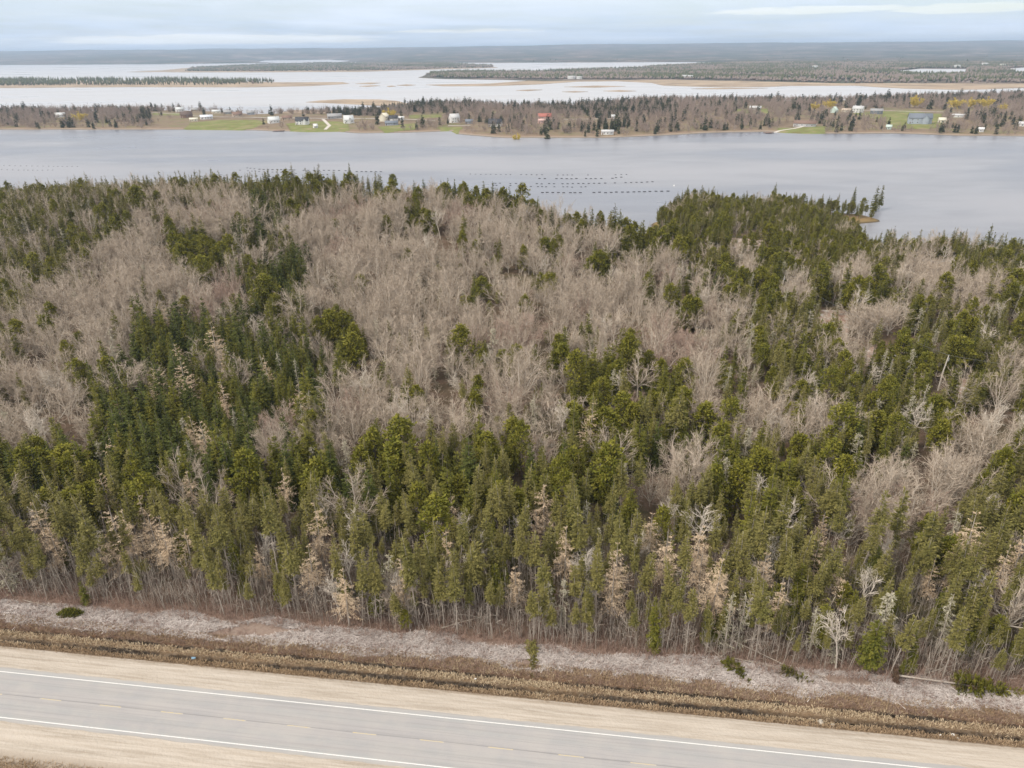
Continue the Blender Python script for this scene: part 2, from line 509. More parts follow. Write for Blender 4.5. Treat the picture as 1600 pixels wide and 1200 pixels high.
# ------------------------------------------------------------------ water
m, T = new_mat('bay water'); M['water'] = m
g = T.n('ShaderNodeNewGeometry'); pos = g.outputs['Position']
st_ = T.n('ShaderNodeMapping', ins={'Vector': pos, 'Scale': (1.0, 1.0, 1.0), 'Rotation': (0, 0, 0.25)})
w1 = T.noise(st_.outputs[0], 0.55, 5.0, 0.6, dist=0.3)
st2 = T.n('ShaderNodeMapping', ins={'Vector': pos, 'Scale': (0.35, 1.0, 1.0), 'Rotation': (0, 0, 0.15)})
w2 = T.noise(st2.outputs[0], 0.045, 4.0, 0.6, dist=0.4)
w3 = T.noise(st2.outputs[0], 0.006, 3.0, 0.55)
hgt = T.math('ADD', T.math('MULTIPLY', w1, 0.6), T.math('MULTIPLY', w2, 0.12))
wc = T.mix(T.ramp(w2, [(0.35, 0.0), (0.7, 1.0)]), (0.17, 0.175, 0.198), (0.24, 0.243, 0.265))
wc = T.mix(T.ramp(w3, [(0.42, 0.55), (0.50, 0.0)]), wc, (0.12, 0.13, 0.165))
wc = T.mix(T.ramp(w3, [(0.48, 0.0), (0.62, 1.0)]), wc, (0.26, 0.262, 0.285))
far_sheen = T.math('MULTIPLY', T.math('SUBTRACT', T.n('ShaderNodeSeparateXYZ', ins={0: pos}).outputs[1], 1150.0), 0.0025, clamp=True)
wc = T.mix(T.math('MULTIPLY', far_sheen, 0.8), wc, (0.46, 0.455, 0.46))  # brighter sky reflection on the far water, painted into its base colour
hgt = T.math('MULTIPLY', hgt, T.math('SUBTRACT', 1.0, T.math('MULTIPLY', far_sheen, 0.8)))
ro = T.ramp(w3, [(0.35, 0.26), (0.65, 0.42)])
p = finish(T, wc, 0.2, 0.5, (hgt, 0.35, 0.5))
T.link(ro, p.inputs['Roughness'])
p.inputs['IOR'].default_value = 1.333
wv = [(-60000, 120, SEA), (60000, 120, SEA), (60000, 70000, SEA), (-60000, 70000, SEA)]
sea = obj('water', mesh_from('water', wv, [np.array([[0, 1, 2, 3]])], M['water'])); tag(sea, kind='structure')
# sea bed under it
bed = obj('sea_bed', mesh_from('sea_bed', [(-60000, -2000, SEA - 2.2), (60000, -2000, SEA - 2.2), (60000, 70000, SEA - 2.2), (-60000, 70000, SEA - 2.2)], [np.array([[0, 1, 2, 3]])], flat_mat('sea bed', (0.08, 0.07, 0.05))))
tag(bed, kind='structure')

# ------------------------------------------------------------------ road
m, T = new_mat('asphalt'); M['asphalt'] = m
g = T.n('ShaderNodeNewGeometry'); pos = g.outputs['Position']
dot = T.n('ShaderNodeVectorMath', operation='DOT_PRODUCT', ins={0: pos, 1: (EN[0], EN[1], 0)})
tt = T.math('SUBTRACT', dot.outputs['Value'], float(RO @ EN))
ss = T.n('ShaderNodeVectorMath', operation='DOT_PRODUCT', ins={0: pos, 1: (EX[0], EX[1], 0)}).outputs['Value']
lane = T.math('ABSOLUTE', tt)
tracks = T.ramp(T.math('DIVIDE', lane, 4.3, clamp=True), [(0.0, (0.285, 0.28, 0.275)), (0.03, (0.335, 0.32, 0.315)), (0.20, (0.345, 0.33, 0.325)), (0.42, (0.315, 0.315, 0.31)), (0.62, (0.34, 0.325, 0.32)), (0.8, (0.31, 0.32, 0.315)), (0.9, (0.33, 0.33, 0.325)), (1.0, (0.37, 0.34, 0.30))])
sv = T.n('ShaderNodeCombineXYZ', ins={0: T.math('MULTIPLY', ss, 0.04), 1: tt, 2: 0.0}).outputs[0]
dirt = T.ramp(T.noise(sv, 1.1, 6.0, 0.65), [(0.35, 0.0), (0.62, 1.0)])
c1 = T.mix(T.math('MULTIPLY', dirt, 0.5), tracks, (0.27, 0.265, 0.27))
c1 = T.mix(T.ramp(T.noise(pos, 0.22, 6.0, 0.7), [(0.42, 0.0), (0.6, 0.45)]), c1, (0.385, 0.36, 0.335))
sv2 = T.n('ShaderNodeCombineXYZ', ins={0: T.math('MULTIPLY', ss, 0.012), 1: tt, 2: 0.0}).outputs[0]
c1 = T.mix(T.ramp(T.noise(sv2, 3.2, 4.0, 0.6), [(0.50, 0.0), (0.60, 0.4)]), c1, (0.25, 0.24, 0.235))
spk = T.noise(pos, 9.0, 3.0, 0.7)
c1 = T.mix(T.math('MULTIPLY', T.ramp(spk, [(0.4, 0.0), (0.7, 1.0)]), 0.3), c1, (0.42, 0.41, 0.40))
crack_w = T.math('ADD', tt, T.math('MULTIPLY', T.math('SUBTRACT', T.noise(sv, 2.0, 5.0), 0.5), 0.35))
ck = T.math('LESS_THAN', T.math('ABSOLUTE', T.math('ADD', crack_w, 0.12)), 0.06)
c1 = T.mix(T.math('MULTIPLY', ck, 0.45), c1, (0.15, 0.145, 0.15))
finish(T, c1, 0.85, 0.25, (spk, 0.3, 0.02))


def strip_xy(s0, s1, ta, tb, z, n=1):
    ss_ = np.linspace(s0, s1, n + 1)
    V = []
    for s in ss_:
        for t in (ta, tb):
            x, y = rd(s, t); V.append((x, y, z))
    F = [(2 * i, 2 * i + 2, 2 * i + 3, 2 * i + 1) for i in range(n)]
    return V, F


V, F = [], []
ns = 700
ss_ = np.linspace(-200, 200, ns + 1)
for i, s in enumerate(ss_):
    ja = (vnoise(np.array([s]), np.array([1.0]), 1.3, 31)[0] - 0.5) * 0.35
    jb = (vnoise(np.array([s]), np.array([9.0]), 1.3, 32)[0] - 0.5) * 0.35
    for t in (-4.25 + ja, -2, 2, 4.25 + jb):
        x, y = rd(s, t); V.append((x, y, 0.0))
for i in range(ns):
    for k in range(3):
        a = i * 4 + k
        F.append((a, a + 4, a + 5, a + 1))
road = obj('road', mesh_from('road', V, [np.array(F)], M['asphalt'])); tag(road, kind='structure')


def paint_mat(name, col, wear):
    m, T = new_mat(name)
    g = T.n('ShaderNodeNewGeometry')
    n_ = T.noise(g.outputs['Position'], 5.0, 5.0, 0.7)
    finish(T, T.mix(T.ramp(n_, [(wear, 0.0), (wear + 0.18, 1.0)]), col, (0.40, 0.38, 0.37)), 0.7, 0.3)
    return m


M['white_paint'] = paint_mat('white road paint', (0.66, 0.65, 0.63), 0.52)
M['yellow_paint'] = paint_mat('worn yellow road paint', (0.50, 0.41, 0.24), 0.42)
for tc_ in (3.5, -3.66):
    V, F = strip_xy(-200, 200, tc_ - 0.07, tc_ + 0.07, 0.004, 80)
    e = obj('edge_line', mesh_from('edge_line', V, [np.array(F)], M['white_paint']), road)
dash_me = None
for k in range(-20, 21):
    s0 = -65.1 + 9.02 * k
    if abs(s0) > 100: continue
    V, F = strip_xy(s0 - 1.6, s0 + 1.6, -0.26, -0.11, 0.004, 1)
    obj('lane_dash', mesh_from('lane_dash', V, [np.array(F)], M['yellow_paint']), road)

# dark water lying in the two ditches
m, T = new_mat('ditch water'); M['ditch_water'] = m
g = T.n('ShaderNodeNewGeometry')
finish(T, (0.022, 0.018, 0.012), 0.12, 0.5, (T.noise(g.outputs['Position'], 6.0, 3.0), 0.1, 0.05))
V, F = [], []
for (ta, tb) in ((9.2, 10.2), (11.15, 12.1)):
    b = len(V)
    v_, f_ = strip_xy(-130, 130, ta, tb, -1.28, 60)
    V += v_; F += [tuple(i + b for i in q) for q in f_]
dw = obj('ditch_water', mesh_from('ditch_water', V, [np.array(F)], M['ditch_water'])); tag(dw, kind='structure')
#@@PART2

# ------------------------------------------------------------------ tree shapes
def conifer(h, R, cs, dens=1.0, spl=0.42, spw=0.30, droop=0.35, irr=0.25, shape=0.85, dead_low=False, woody=False, nee=1.0, lean=0.0, tr=0.010):
    """returns (crown Geo, trunk Geo). cs = height fraction at which the green crown starts"""
    G, W = Geo(), Geo()
    lx, ly = rng.normal(0, lean, 2)
    def axis(z):
        f = np.asarray(z) / h
        return np.stack([lx * h * f ** 1.5, ly * h * f ** 1.5, np.asarray(z)], -1)
    nseg = 5
    zs = np.linspace(0, h, nseg + 1); r = tr * h * (1 - zs / h) ** 0.8 + 0.018
    A = axis(zs)
    A[0, 2] = -0.6
    W.tubes(A[:-1], A[1:], r[:-1], r[1:], rng.uniform(0.2, 0.7), 5)
    nb = int((1 - cs) * h * 12 * dens)
    z = cs * h + (1 - cs) * h * (1 - np.sqrt(rng.uniform(0, 1, nb)) ** 1.05) * 0.985
    f = (z - cs * h) / ((1 - cs) * h)
    lump = 1 + irr * np.sin(z * 2.3 + rng.uniform(0, 6)) * 0.6
    L = R * (1 - f) ** shape * rng.uniform(1 - irr, 1 + irr * 0.7, nb) * lump + 0.18
    L *= np.where(f < 0.12, 0.8, 1.0)
    az = rng.uniform(0, 2 * np.pi, nb)
    el = -droop * (1 - f) + 0.75 * f ** 2 + rng.normal(0, 0.13, nb)
    D = np.stack([np.cos(az) * np.cos(el), np.sin(az) * np.cos(el), np.sin(el)], -1)
    B = axis(z)
    tone = np.clip(rng.beta(1.6, 3.0, nb), 0, 1)
    if woody or dens < 0.8:
        G.ribbons(B, B + D * L[:, None] * 0.95, np.full(nb, 0.05 if woody else 0.035), np.full(nb, 0.02), tone)
    K = 5
    for k in range(K):
        s = (k + 0.6 + rng.uniform(-0.3, 0.3, nb)) / K
        if k == 0: s = s + 0.05
        Pk = B + D * (L * s)[:, None] + np.array([0, 0, 1.0]) * (-(s ** 2) * L * 0.10)[:, None]
        for sd in (-1, 1):
            keep = rng.uniform(0, 1, nb) < nee
            a2 = az + sd * rng.uniform(0.45, 1.1, nb)
            e2 = el + rng.normal(-0.12, 0.22, nb)
            D2 = np.stack([np.cos(a2) * np.cos(e2), np.sin(a2) * np.cos(e2), np.sin(e2)], -1)
            ll = (spl * (1.1 - 0.5 * s) * (0.55 + 0.45 * np.minimum(L, 1.6))) * rng.uniform(0.7, 1.3, nb)
            G.blades(Pk[keep], D2[keep], ll[keep], (ll * spw * 1.8 * rng.uniform(0.7, 1.3, nb))[keep], np.clip(tone + rng.normal(0, 0.12, nb), 0, 1)[keep])
    keep = rng.uniform(0, 1, nb) < nee
    ll = spl * rng.uniform(0.7, 1.3, nb)
    G.blades((B + D * (L * 0.85)[:, None])[keep], D[keep], ll[keep], (ll * spw * 1.6)[keep], np.clip(tone + 0.12, 0, 1)[keep])
    # leader
    G.blades(axis(np.array([h * 0.96, h * 0.93])), np.array([[0, 0, 1.0], [0.15, 0.1, 1.0]]), np.array([0.055 * h, 0.05 * h]), np.array([0.14, 0.14]), np.array([0.5, 0.4]))
    if dead_low:
        nd = int(cs * h * 7)
        z = rng.uniform(0.12, cs + 0.08, nd) * h
        az = rng.uniform(0, 2 * np.pi, nd); el = rng.normal(-0.25, 0.25, nd)
        D = np.stack([np.cos(az) * np.cos(el), np.sin(az) * np.cos(el), np.sin(el)], -1)
        L = R * rng.uniform(0.3, 1.0, nd)
        B = axis(z)
        W.ribbons(B, B + D * L[:, None], np.full(nd, 0.04), np.full(nd, 0.015), rng.uniform(0.3, 1, nd))
        for s in (0.5, 0.75, 0.95):
            D2 = unit(D + rng.normal(0, 0.5, D.shape)); Pk = B + D * (L * s)[:, None]
            W.ribbons(Pk, Pk + D2 * (L * 0.4)[:, None], np.full(nd, 0.025), np.full(nd, 0.01), rng.uniform(0.3, 1, nd))
    return G, W


def pine(h, R, cs, round_=0.5, n=150, spl=0.5, lean=0.03):
    G, W = Geo(), Geo()
    lx, ly = rng.normal(0, lean, 2)
    ax = lambda z: np.stack([lx * np.asarray(z) ** 1.3 * 0.3, ly * np.asarray(z) ** 1.3 * 0.3, np.asarray(z)], -1)
    zs = np.linspace(0, h * 0.95, 6); r = 0.012 * h * (1 - zs / h) ** 0.8 + 0.02
    A = ax(zs); A[0, 2] = -0.6
    W.tubes(A[:-1], A[1:], r[:-1], r[1:], 0.4, 5)
    f = rng.uniform(0, 1, n) ** 0.85
    z = cs * h + f * (1 - cs) * h * 0.93
    prof = np.sqrt(np.clip(1 - f ** (1.3 + round_), 0, 1)) * np.clip(0.55 + f * 1.6, 0, 1)
    az = rng.uniform(0, 2 * np.pi, n)
    rad = R * prof * rng.uniform(0.45, 1.08, n) * (1 + 0.22 * np.sin(3 * az + z * 1.7))
    C = ax(z) + np.stack([np.cos(az) * rad, np.sin(az) * rad, rng.normal(0, 0.25, n) + rad * 0.12], -1)
    B = ax(z - rad * 0.30)
    W.ribbons(B, C, np.full(n, 0.06), np.full(n, 0.03), rng.uniform(0.1, 0.6, n))
    tone = rng.beta(1.8, 2.4, n)
    for k in range(13):
        D = unit(rng.normal(0, 1, (n, 3)) + np.stack([np.cos(az) * 0.8, np.sin(az) * 0.8, np.full(n, 0.75)], -1))
        ll = spl * rng.uniform(0.7, 1.35, n)
        G.blades(C + rng.normal(0, 0.20, C.shape), D, ll, ll * rng.uniform(0.35, 0.6, n), np.clip(tone + rng.normal(0, 0.12, n), 0, 1))
    return G, W


def hardwood(h, R, fork=0.25, nl=6, up=1.0, fine=3, tw=0.034, lean=0.0, sub=2, dens=1.0):
    """bare broadleaf: trunk, ascending limbs, sub-limbs, twigs and fine spray. returns (crown, trunk)"""
    G, W = Geo(), Geo()
    l = rng.normal(0, lean, 2)
    hf = h * fork
    r0 = (0.012 if R > 0.25 * h else 0.007) * h + 0.03
    top = np.array([l[0] * hf, l[1] * hf, hf])
    W.tubes(np.array([[0, 0, -0.6], [l[0] * hf * .4, l[1] * hf * .4, hf * .5]]), np.array([[l[0] * hf * .4, l[1] * hf * .4, hf * .5], top]), [r0 * 1.2, r0], [r0, r0 * 0.9], 0.5, 6)
    SP, SQ, SR0, SR1 = [], [], [], []
    nodesP, nodesD, nodesL = [], [], []
    azs = np.arange(nl) * 2 * np.pi / nl + rng.uniform(0, 6) + rng.normal(0, 0.25, nl)
    for i, az in enumerate(azs):
        out = rng.uniform(0.55, 1.12) * R if i else R * 0.15
        pts = [top * (rng.uniform(0.8, 1.0))]
        K = 6
        hh = (h - hf) * rng.uniform(0.82, 1.02) * (1 - 0.32 * out / R)
        if i == 0: hh = h - hf
        wob = rng.normal(0, 0.16, (K, 3))
        for k in range(1, K + 1):
            s = k / K
            rr = out * (s ** 0.75) if up < 1.5 else out * s
            pts.append(np.array([math.cos(az) * rr, math.sin(az) * rr, 0]) + np.array([top[0], top[1], hf + hh * s ** 1.05]) + wob[k - 1] * (0.5 + s))
        pts = np.array(pts)
        for k in range(K):
            SP.append(pts[k]); SQ.append(pts[k + 1]); SR0.append(r0 * 0.62 * (1 - k / K) + 0.018); SR1.append(r0 * 0.62 * (1 - (k + 1) / K) + 0.012)
            d = unit(pts[k + 1] - pts[k])
            for q in range(sub if k else 1):
                nodesP.append(pts[k] + (pts[k + 1] - pts[k]) * rng.uniform(0.2, 1)); nodesD.append(d); nodesL.append((h - hf) * 0.34 * (1.15 - 0.6 * k / K))
        nodesP.append(pts[-1]); nodesD.append(d); nodesL.append((h - hf) * 0.15)
    W.tubes(np.array(SP), np.array(SQ), np.array(SR0), np.array(SR1), rng.uniform(0.4, 1, len(SP)), 4)
    NP, ND, NL = np.array(nodesP), np.array(nodesD), np.array(nodesL) * rng.uniform(0.7, 1.2, len(nodesP))
    def spawn(NP, ND, NL, spread, upb):
        D = unit(ND + rng.normal(0, spread, ND.shape) + np.array([0, 0, upb]))
        outw = unit(NP * np.array([1, 1, 0]) + 1e-6)
        return unit(D + outw * 0.35)
    D1 = spawn(NP, ND, NL, 0.55, 0.25)
    K = 3
    twP, twD, twL = [], [], []
    p0, d0 = NP, D1
    for k in range(K):
        p1 = p0 + d0 * (NL / K)[:, None]
        G.ribbons(p0, p1, 0.085 * (1 - k / K) + 0.025 + 0 * NL, 0.085 * (1 - (k + 1) / K) + 0.025 + 0 * NL, rng.uniform(0.5, 1.0, len(NL)))
        G.ribbons(p0, p1, 0.085 * (1 - k / K) + 0.025 + 0 * NL, 0.085 * (1 - (k + 1) / K) + 0.025 + 0 * NL, rng.uniform(0.5, 1.0, len(NL)))
        for q in range(int(3 * dens)):
            a = rng.uniform(0, 1, len(NL))[:, None]
            twP.append(p0 + (p1 - p0) * a); twD.append(unit(d0 + rng.normal(0, 0.6, d0.shape) + np.array([0, 0, 0.15]))); twL.append(NL * rng.uniform(0.3, 0.55, len(NL)))
        p0 = p1; d0 = unit(d0 + rng.normal(0, 0.18, d0.shape) + np.array([0, 0, 0.10]))
    tP, tD, tL = np.concatenate(twP), np.concatenate(twD), np.concatenate(twL)
    G.ribbons(tP, tP + tD * tL[:, None], np.full(len(tL), tw * 1.2), np.full(len(tL), tw * 0.7), rng.uniform(0, 1, len(tL)))
    for k in range(fine):
        a = rng.uniform(0.15, 1, len(tL))[:, None]
        fP = tP + tD * tL[:, None] * a
        fD = unit(tD + rng.normal(0, 0.5, tD.shape) + np.array([0, 0, 0.1]))
        fl = np.clip(tL * 0.6, 0.25, 0.8) * rng.uniform(0.7, 1.3, len(tL))
        G.ribbons(fP, fP + fD * fl[:, None], np.full(len(tL), tw * 0.9), np.full(len(tL), tw * 0.35), np.clip(rng.beta(2, 2, len(tL)), 0, 1))
    return G, W


def larch(h, R, cs):
    """bare larch: whorls of long level branches with hanging straw-coloured twigs"""
    G, W = Geo(), Geo()
    zs = np.linspace(0, h, 6); r = 0.014 * h * (1 - zs / h) ** 0.9 + 0.015
    A = np.stack([0 * zs, 0 * zs, zs], -1); A[0, 2] = -0.6
    W.tubes(A[:-1], A[1:], r[:-1], r[1:], 0.6, 5)
    nb = int((1 - cs) * h * 8)
    z = cs * h + (1 - cs) * h * (1 - np.sqrt(rng.uniform(0, 1, nb))) * 0.97
    f = (z - cs * h) / ((1 - cs) * h)
    L = R * (1 - f) ** 0.85 * rng.uniform(0.55, 1.15, nb) + 0.2
    az = rng.uniform(0, 2 * np.pi, nb); el = 0.05 - 0.25 * (1 - f) + 0.5 * f ** 2 + rng.normal(0, 0.12, nb)
    D = np.stack([np.cos(az) * np.cos(el), np.sin(az) * np.cos(el), np.sin(el)], -1)
    B = np.stack([0 * z, 0 * z, z], -1)
    tone = rng.uniform(0, 1, nb)
    E1 = B + D * (L * 0.6)[:, None]; E2 = E1 + unit(D + np.array([0, 0, 0.25])) * (L * 0.4)[:, None]
    for _ in range(2):
        G.ribbons(B, E1, np.full(nb, 0.06), np.full(nb, 0.04), tone); G.ribbons(E1, E2, np.full(nb, 0.04), np.full(nb, 0.02), tone)
    for k in range(14):
        s = rng.uniform(0.12, 1.0, nb)
        Pk = np.where((s < 0.6)[:, None], B + D * (L * s)[:, None], E1 + (E2 - E1) * ((s - 0.6) / 0.4)[:, None])
        a2 = az + rng.choice([-1, 1], nb) * rng.uniform(0.4, 1.3, nb); e2 = rng.normal(-0.15, 0.4, nb)
        D2 = np.stack([np.cos(a2) * np.cos(e2), np.sin(a2) * np.cos(e2), np.sin(e2)], -1)
        ll = rng.uniform(0.25, 0.6, nb) * np.clip(L / 1.4, 0.5, 1.2)
        G.blades(Pk, D2, ll, np.full(nb, 0.075), np.clip(tone + rng.normal(0, 0.2, nb), 0, 1))
    return G, W


def deadwood(h, R, shaggy=1.0, cs=0.12, broken=False):
    G, W = Geo(), Geo()
    zs = np.linspace(0, h, 6); r = 0.0075 * h * (1 - 0.75 * zs / h) + 0.02
    wob = np.cumsum(rng.normal(0, 0.07, (6, 2)), 0)
    A = np.column_stack([wob, zs]); A[0] = (0, 0, -0.6)
    W.tubes(A[:-1], A[1:], r[:-1], r[1:], 0.85, 5)
    nb = int(h * 10)
    z = h * (cs + (0.97 - cs) * rng.uniform(0, 1, nb)); f = (z / h - cs) / (1 - cs)
    ctr = np.column_stack([np.interp(z, zs, A[:, 0]), np.interp(z, zs, A[:, 1]), z])
    L = R * (1 - f) ** 0.7 * rng.uniform(0.35, 1.2, nb) + 0.15
    az = rng.uniform(0, 2 * np.pi, nb); el = rng.normal(-0.2, 0.25, nb)
    D = np.stack([np.cos(az) * np.cos(el), np.sin(az) * np.cos(el), np.sin(el)], -1)
    tone = rng.uniform(0, 1, nb)
    for _ in range(2):
        G.ribbons(ctr, ctr + D * L[:, None], np.full(nb, 0.055), np.full(nb, 0.025), tone)
    for k in range(int(6 * shaggy)):
        s = rng.uniform(0.2, 1.0, nb); Pk = ctr + D * (L * s)[:, None]
        D2 = unit(D + rng.normal(0, 0.7, D.shape)); ll = rng.uniform(0.25, 0.55, nb)
        G.blades(Pk, D2, ll, ll * 0.28, np.clip(tone + rng.normal(0, 0.2, nb), 0, 1))
    return G, W


# kinds: name -> list of variants (crown mesh, trunk mesh, height)
KIND = {}


def add_kind(name, gens, cm, tm, part='crown'):
    out = []
    for (G, W), h in gens:
        out.append((G.mesh(part, cm), W.mesh('trunk', tm), h))
    KIND[name] = out


U = lambda a, b: rng.uniform(a, b)
add_kind('spruce', [(conifer(h, h * U(0.125, 0.18), U(0.05, 0.22), dens=2.2, irr=0.28, droop=0.3, spw=0.32, spl=0.38, shape=0.95), h) for h in (10, 11, 12, 13, 12, 9)], M['spruce'], M['dark_bark'])
add_kind('dark_spruce', [(conifer(h, h * U(0.15, 0.19), U(0.03, 0.1), dens=2.1, irr=0.2, droop=0.25, spw=0.34, spl=0.42, shape=0.95), h) for h in (10, 12, 13, 11)], M['spruce_dark'], M['dark_bark'])
add_kind('slim_spruce', [(conifer(h, h * U(0.065, 0.115), U(0.40, 0.62), dens=2.4, irr=0.42, droop=0.15, dead_low=True, nee=0.85, lean=0.035, tr=0.0065, spw=0.30, spl=0.34, shape=1.0), h) for h in (12, 13, 14, 12, 13, 11, 12, 13, 12, 14)], M['spruce_thin'], M['bark'])
add_kind('pine', [(pine(h, h * U(0.18, 0.26), U(0.12, 0.35), U(0.1, 0.9), n=int(U(150, 220))), h) for h in (10, 12, 9, 11, 13, 10)], M['pine'], M['dark_bark'])
add_kind('larch', [(larch(h, h * U(0.19, 0.25), U(0.18, 0.32)), h) for h in (12, 13, 14, 12, 13)], M['larch'], M['bark'])
add_kind('bare_tree', [(hardwood(h, h * U(0.34, 0.44), U(0.10, 0.30), nl=int(U(5, 8.9)), fine=f_, tw=t_), h) for h, f_, t_ in ((10, 3, .030), (11, 2, .032), (12, 1, .034), (10, 2, .030), (11, 1, .036), (9, 3, .028), (12, 2, .030), (11, 1, .032), (10, 1, .034))], M['twigs'], M['birch'])
add_kind('red_bare', [(hardwood(h, h * U(0.42, 0.5), U(0.08, 0.2), nl=7, fine=3, tw=0.032), h) for h in (7, 8, 6, 9)], M['red_crown'], M['birch'])
add_kind('birch', [(hardwood(h, h * U(0.12, 0.17), U(0.4, 0.55), nl=4, fine=2, lean=0.08, tw=0.026, dens=0.7), h) for h in (10, 11, 9, 10)], M['birch'], M['birch'])
add_kind('dead_tree', [(deadwood(h, h * U(0.11, 0.18), sg), h) for h, sg in ((10, 1.2), (9, 0.9), (11, 0.4), (8, 0.3), (12, 0.35))], M['lichen'], M['bark'])

# ------------------------------------------------------------------ where each kind grows, read off the photograph
HARD_C = [(455, 345), (490, 320), (545, 300), (610, 290), (690, 300), (760, 315), (850, 335), (930, 360), (1010, 385), (1090, 400), (1130, 450), (1170, 500), (1200, 590), (1215, 660), (1180, 700),
          (1120, 690), (1060, 640), (960, 640), (900, 690), (820, 700), (700, 700), (610, 700), (540, 680), (495, 610), (478, 500), (462, 420)]
HARD_L = [(210, 330), (260, 305), (330, 300), (420, 320), (430, 360), (390, 400), (385, 470), (320, 480), (270, 480), (240, 520), (190, 560), (110, 570), (95, 620), (110, 700), (70, 700), (-120, 690), (-120, 560), (10, 540), (60, 470), (130, 420), (170, 380)]
DARK = [(110, 590), (180, 560), (230, 520), (280, 490), (330, 485), (395, 445), (440, 415), (470, 450), (490, 560), (500, 640), (480, 700), (430, 740), (330, 760), (120, 740)]
SPINE = [(395, 300), (440, 300), (470, 330), (465, 420), (480, 520), (450, 520), (430, 420), (405, 380)]
TOPL = [(-150, 260), (190, 260), (215, 330), (150, 400), (120, 430), (60, 470), (0, 540), (-150, 560)]
RIDGE = [(220, 260), (620, 262), (600, 300), (545, 318), (480, 335), (380, 320), (300, 300), (220, 320)]
HEAD = [(1020, 280), (1400, 290), (1380, 400), (1290, 420), (1170, 430), (1110, 395), (1030, 380)]
BARE_SPOTS = [(1190, 650, 45), (1285, 650, 35), (1390, 780, 75), (1460, 760, 55), (1520, 700, 45), (1560, 650, 40), (1385, 500, 34), (1340, 500, 22), (1335, 430, 28), (1450, 425, 42), (1520, 460, 34),
              (1050, 745, 48), (1000, 735, 30), (400, 515, 20), (600, 650, 40), (90, 650, 60), (420, 700, 24), (500, 690, 22), (1560, 860, 28), (1270, 740, 18), (560, 680, 34), (650, 660, 34), (1165, 410, 30), (1240, 445, 26), (1330, 540, 30), (1100, 560, 40)]
GREENS = [(752, 455, 20), (525, 520, 26), (548, 545, 26), (985, 560, 34), (915, 590, 30), (945, 600, 22), (1040, 605, 32), (865, 560, 20), (613, 296, 16), (865, 395, 18), (985, 370, 20), (940, 412, 16), (906, 362, 10), (1137, 440, 22),
          (1012, 448, 11), (781, 400, 12), (645, 335, 18), (700, 300, 16), (722, 372, 10), (672, 345, 10), (1185, 470, 20), (1200, 400, 20), (310, 400, 34), (272, 370, 12), (345, 395, 18), (745, 550, 14), (1080, 480, 16), (560, 500, 12), (840, 430, 8), (745, 300, 26), (800, 310, 22),
          (1140, 560, 22), (1050, 470, 14), (430, 480, 24), (115, 545, 22)]


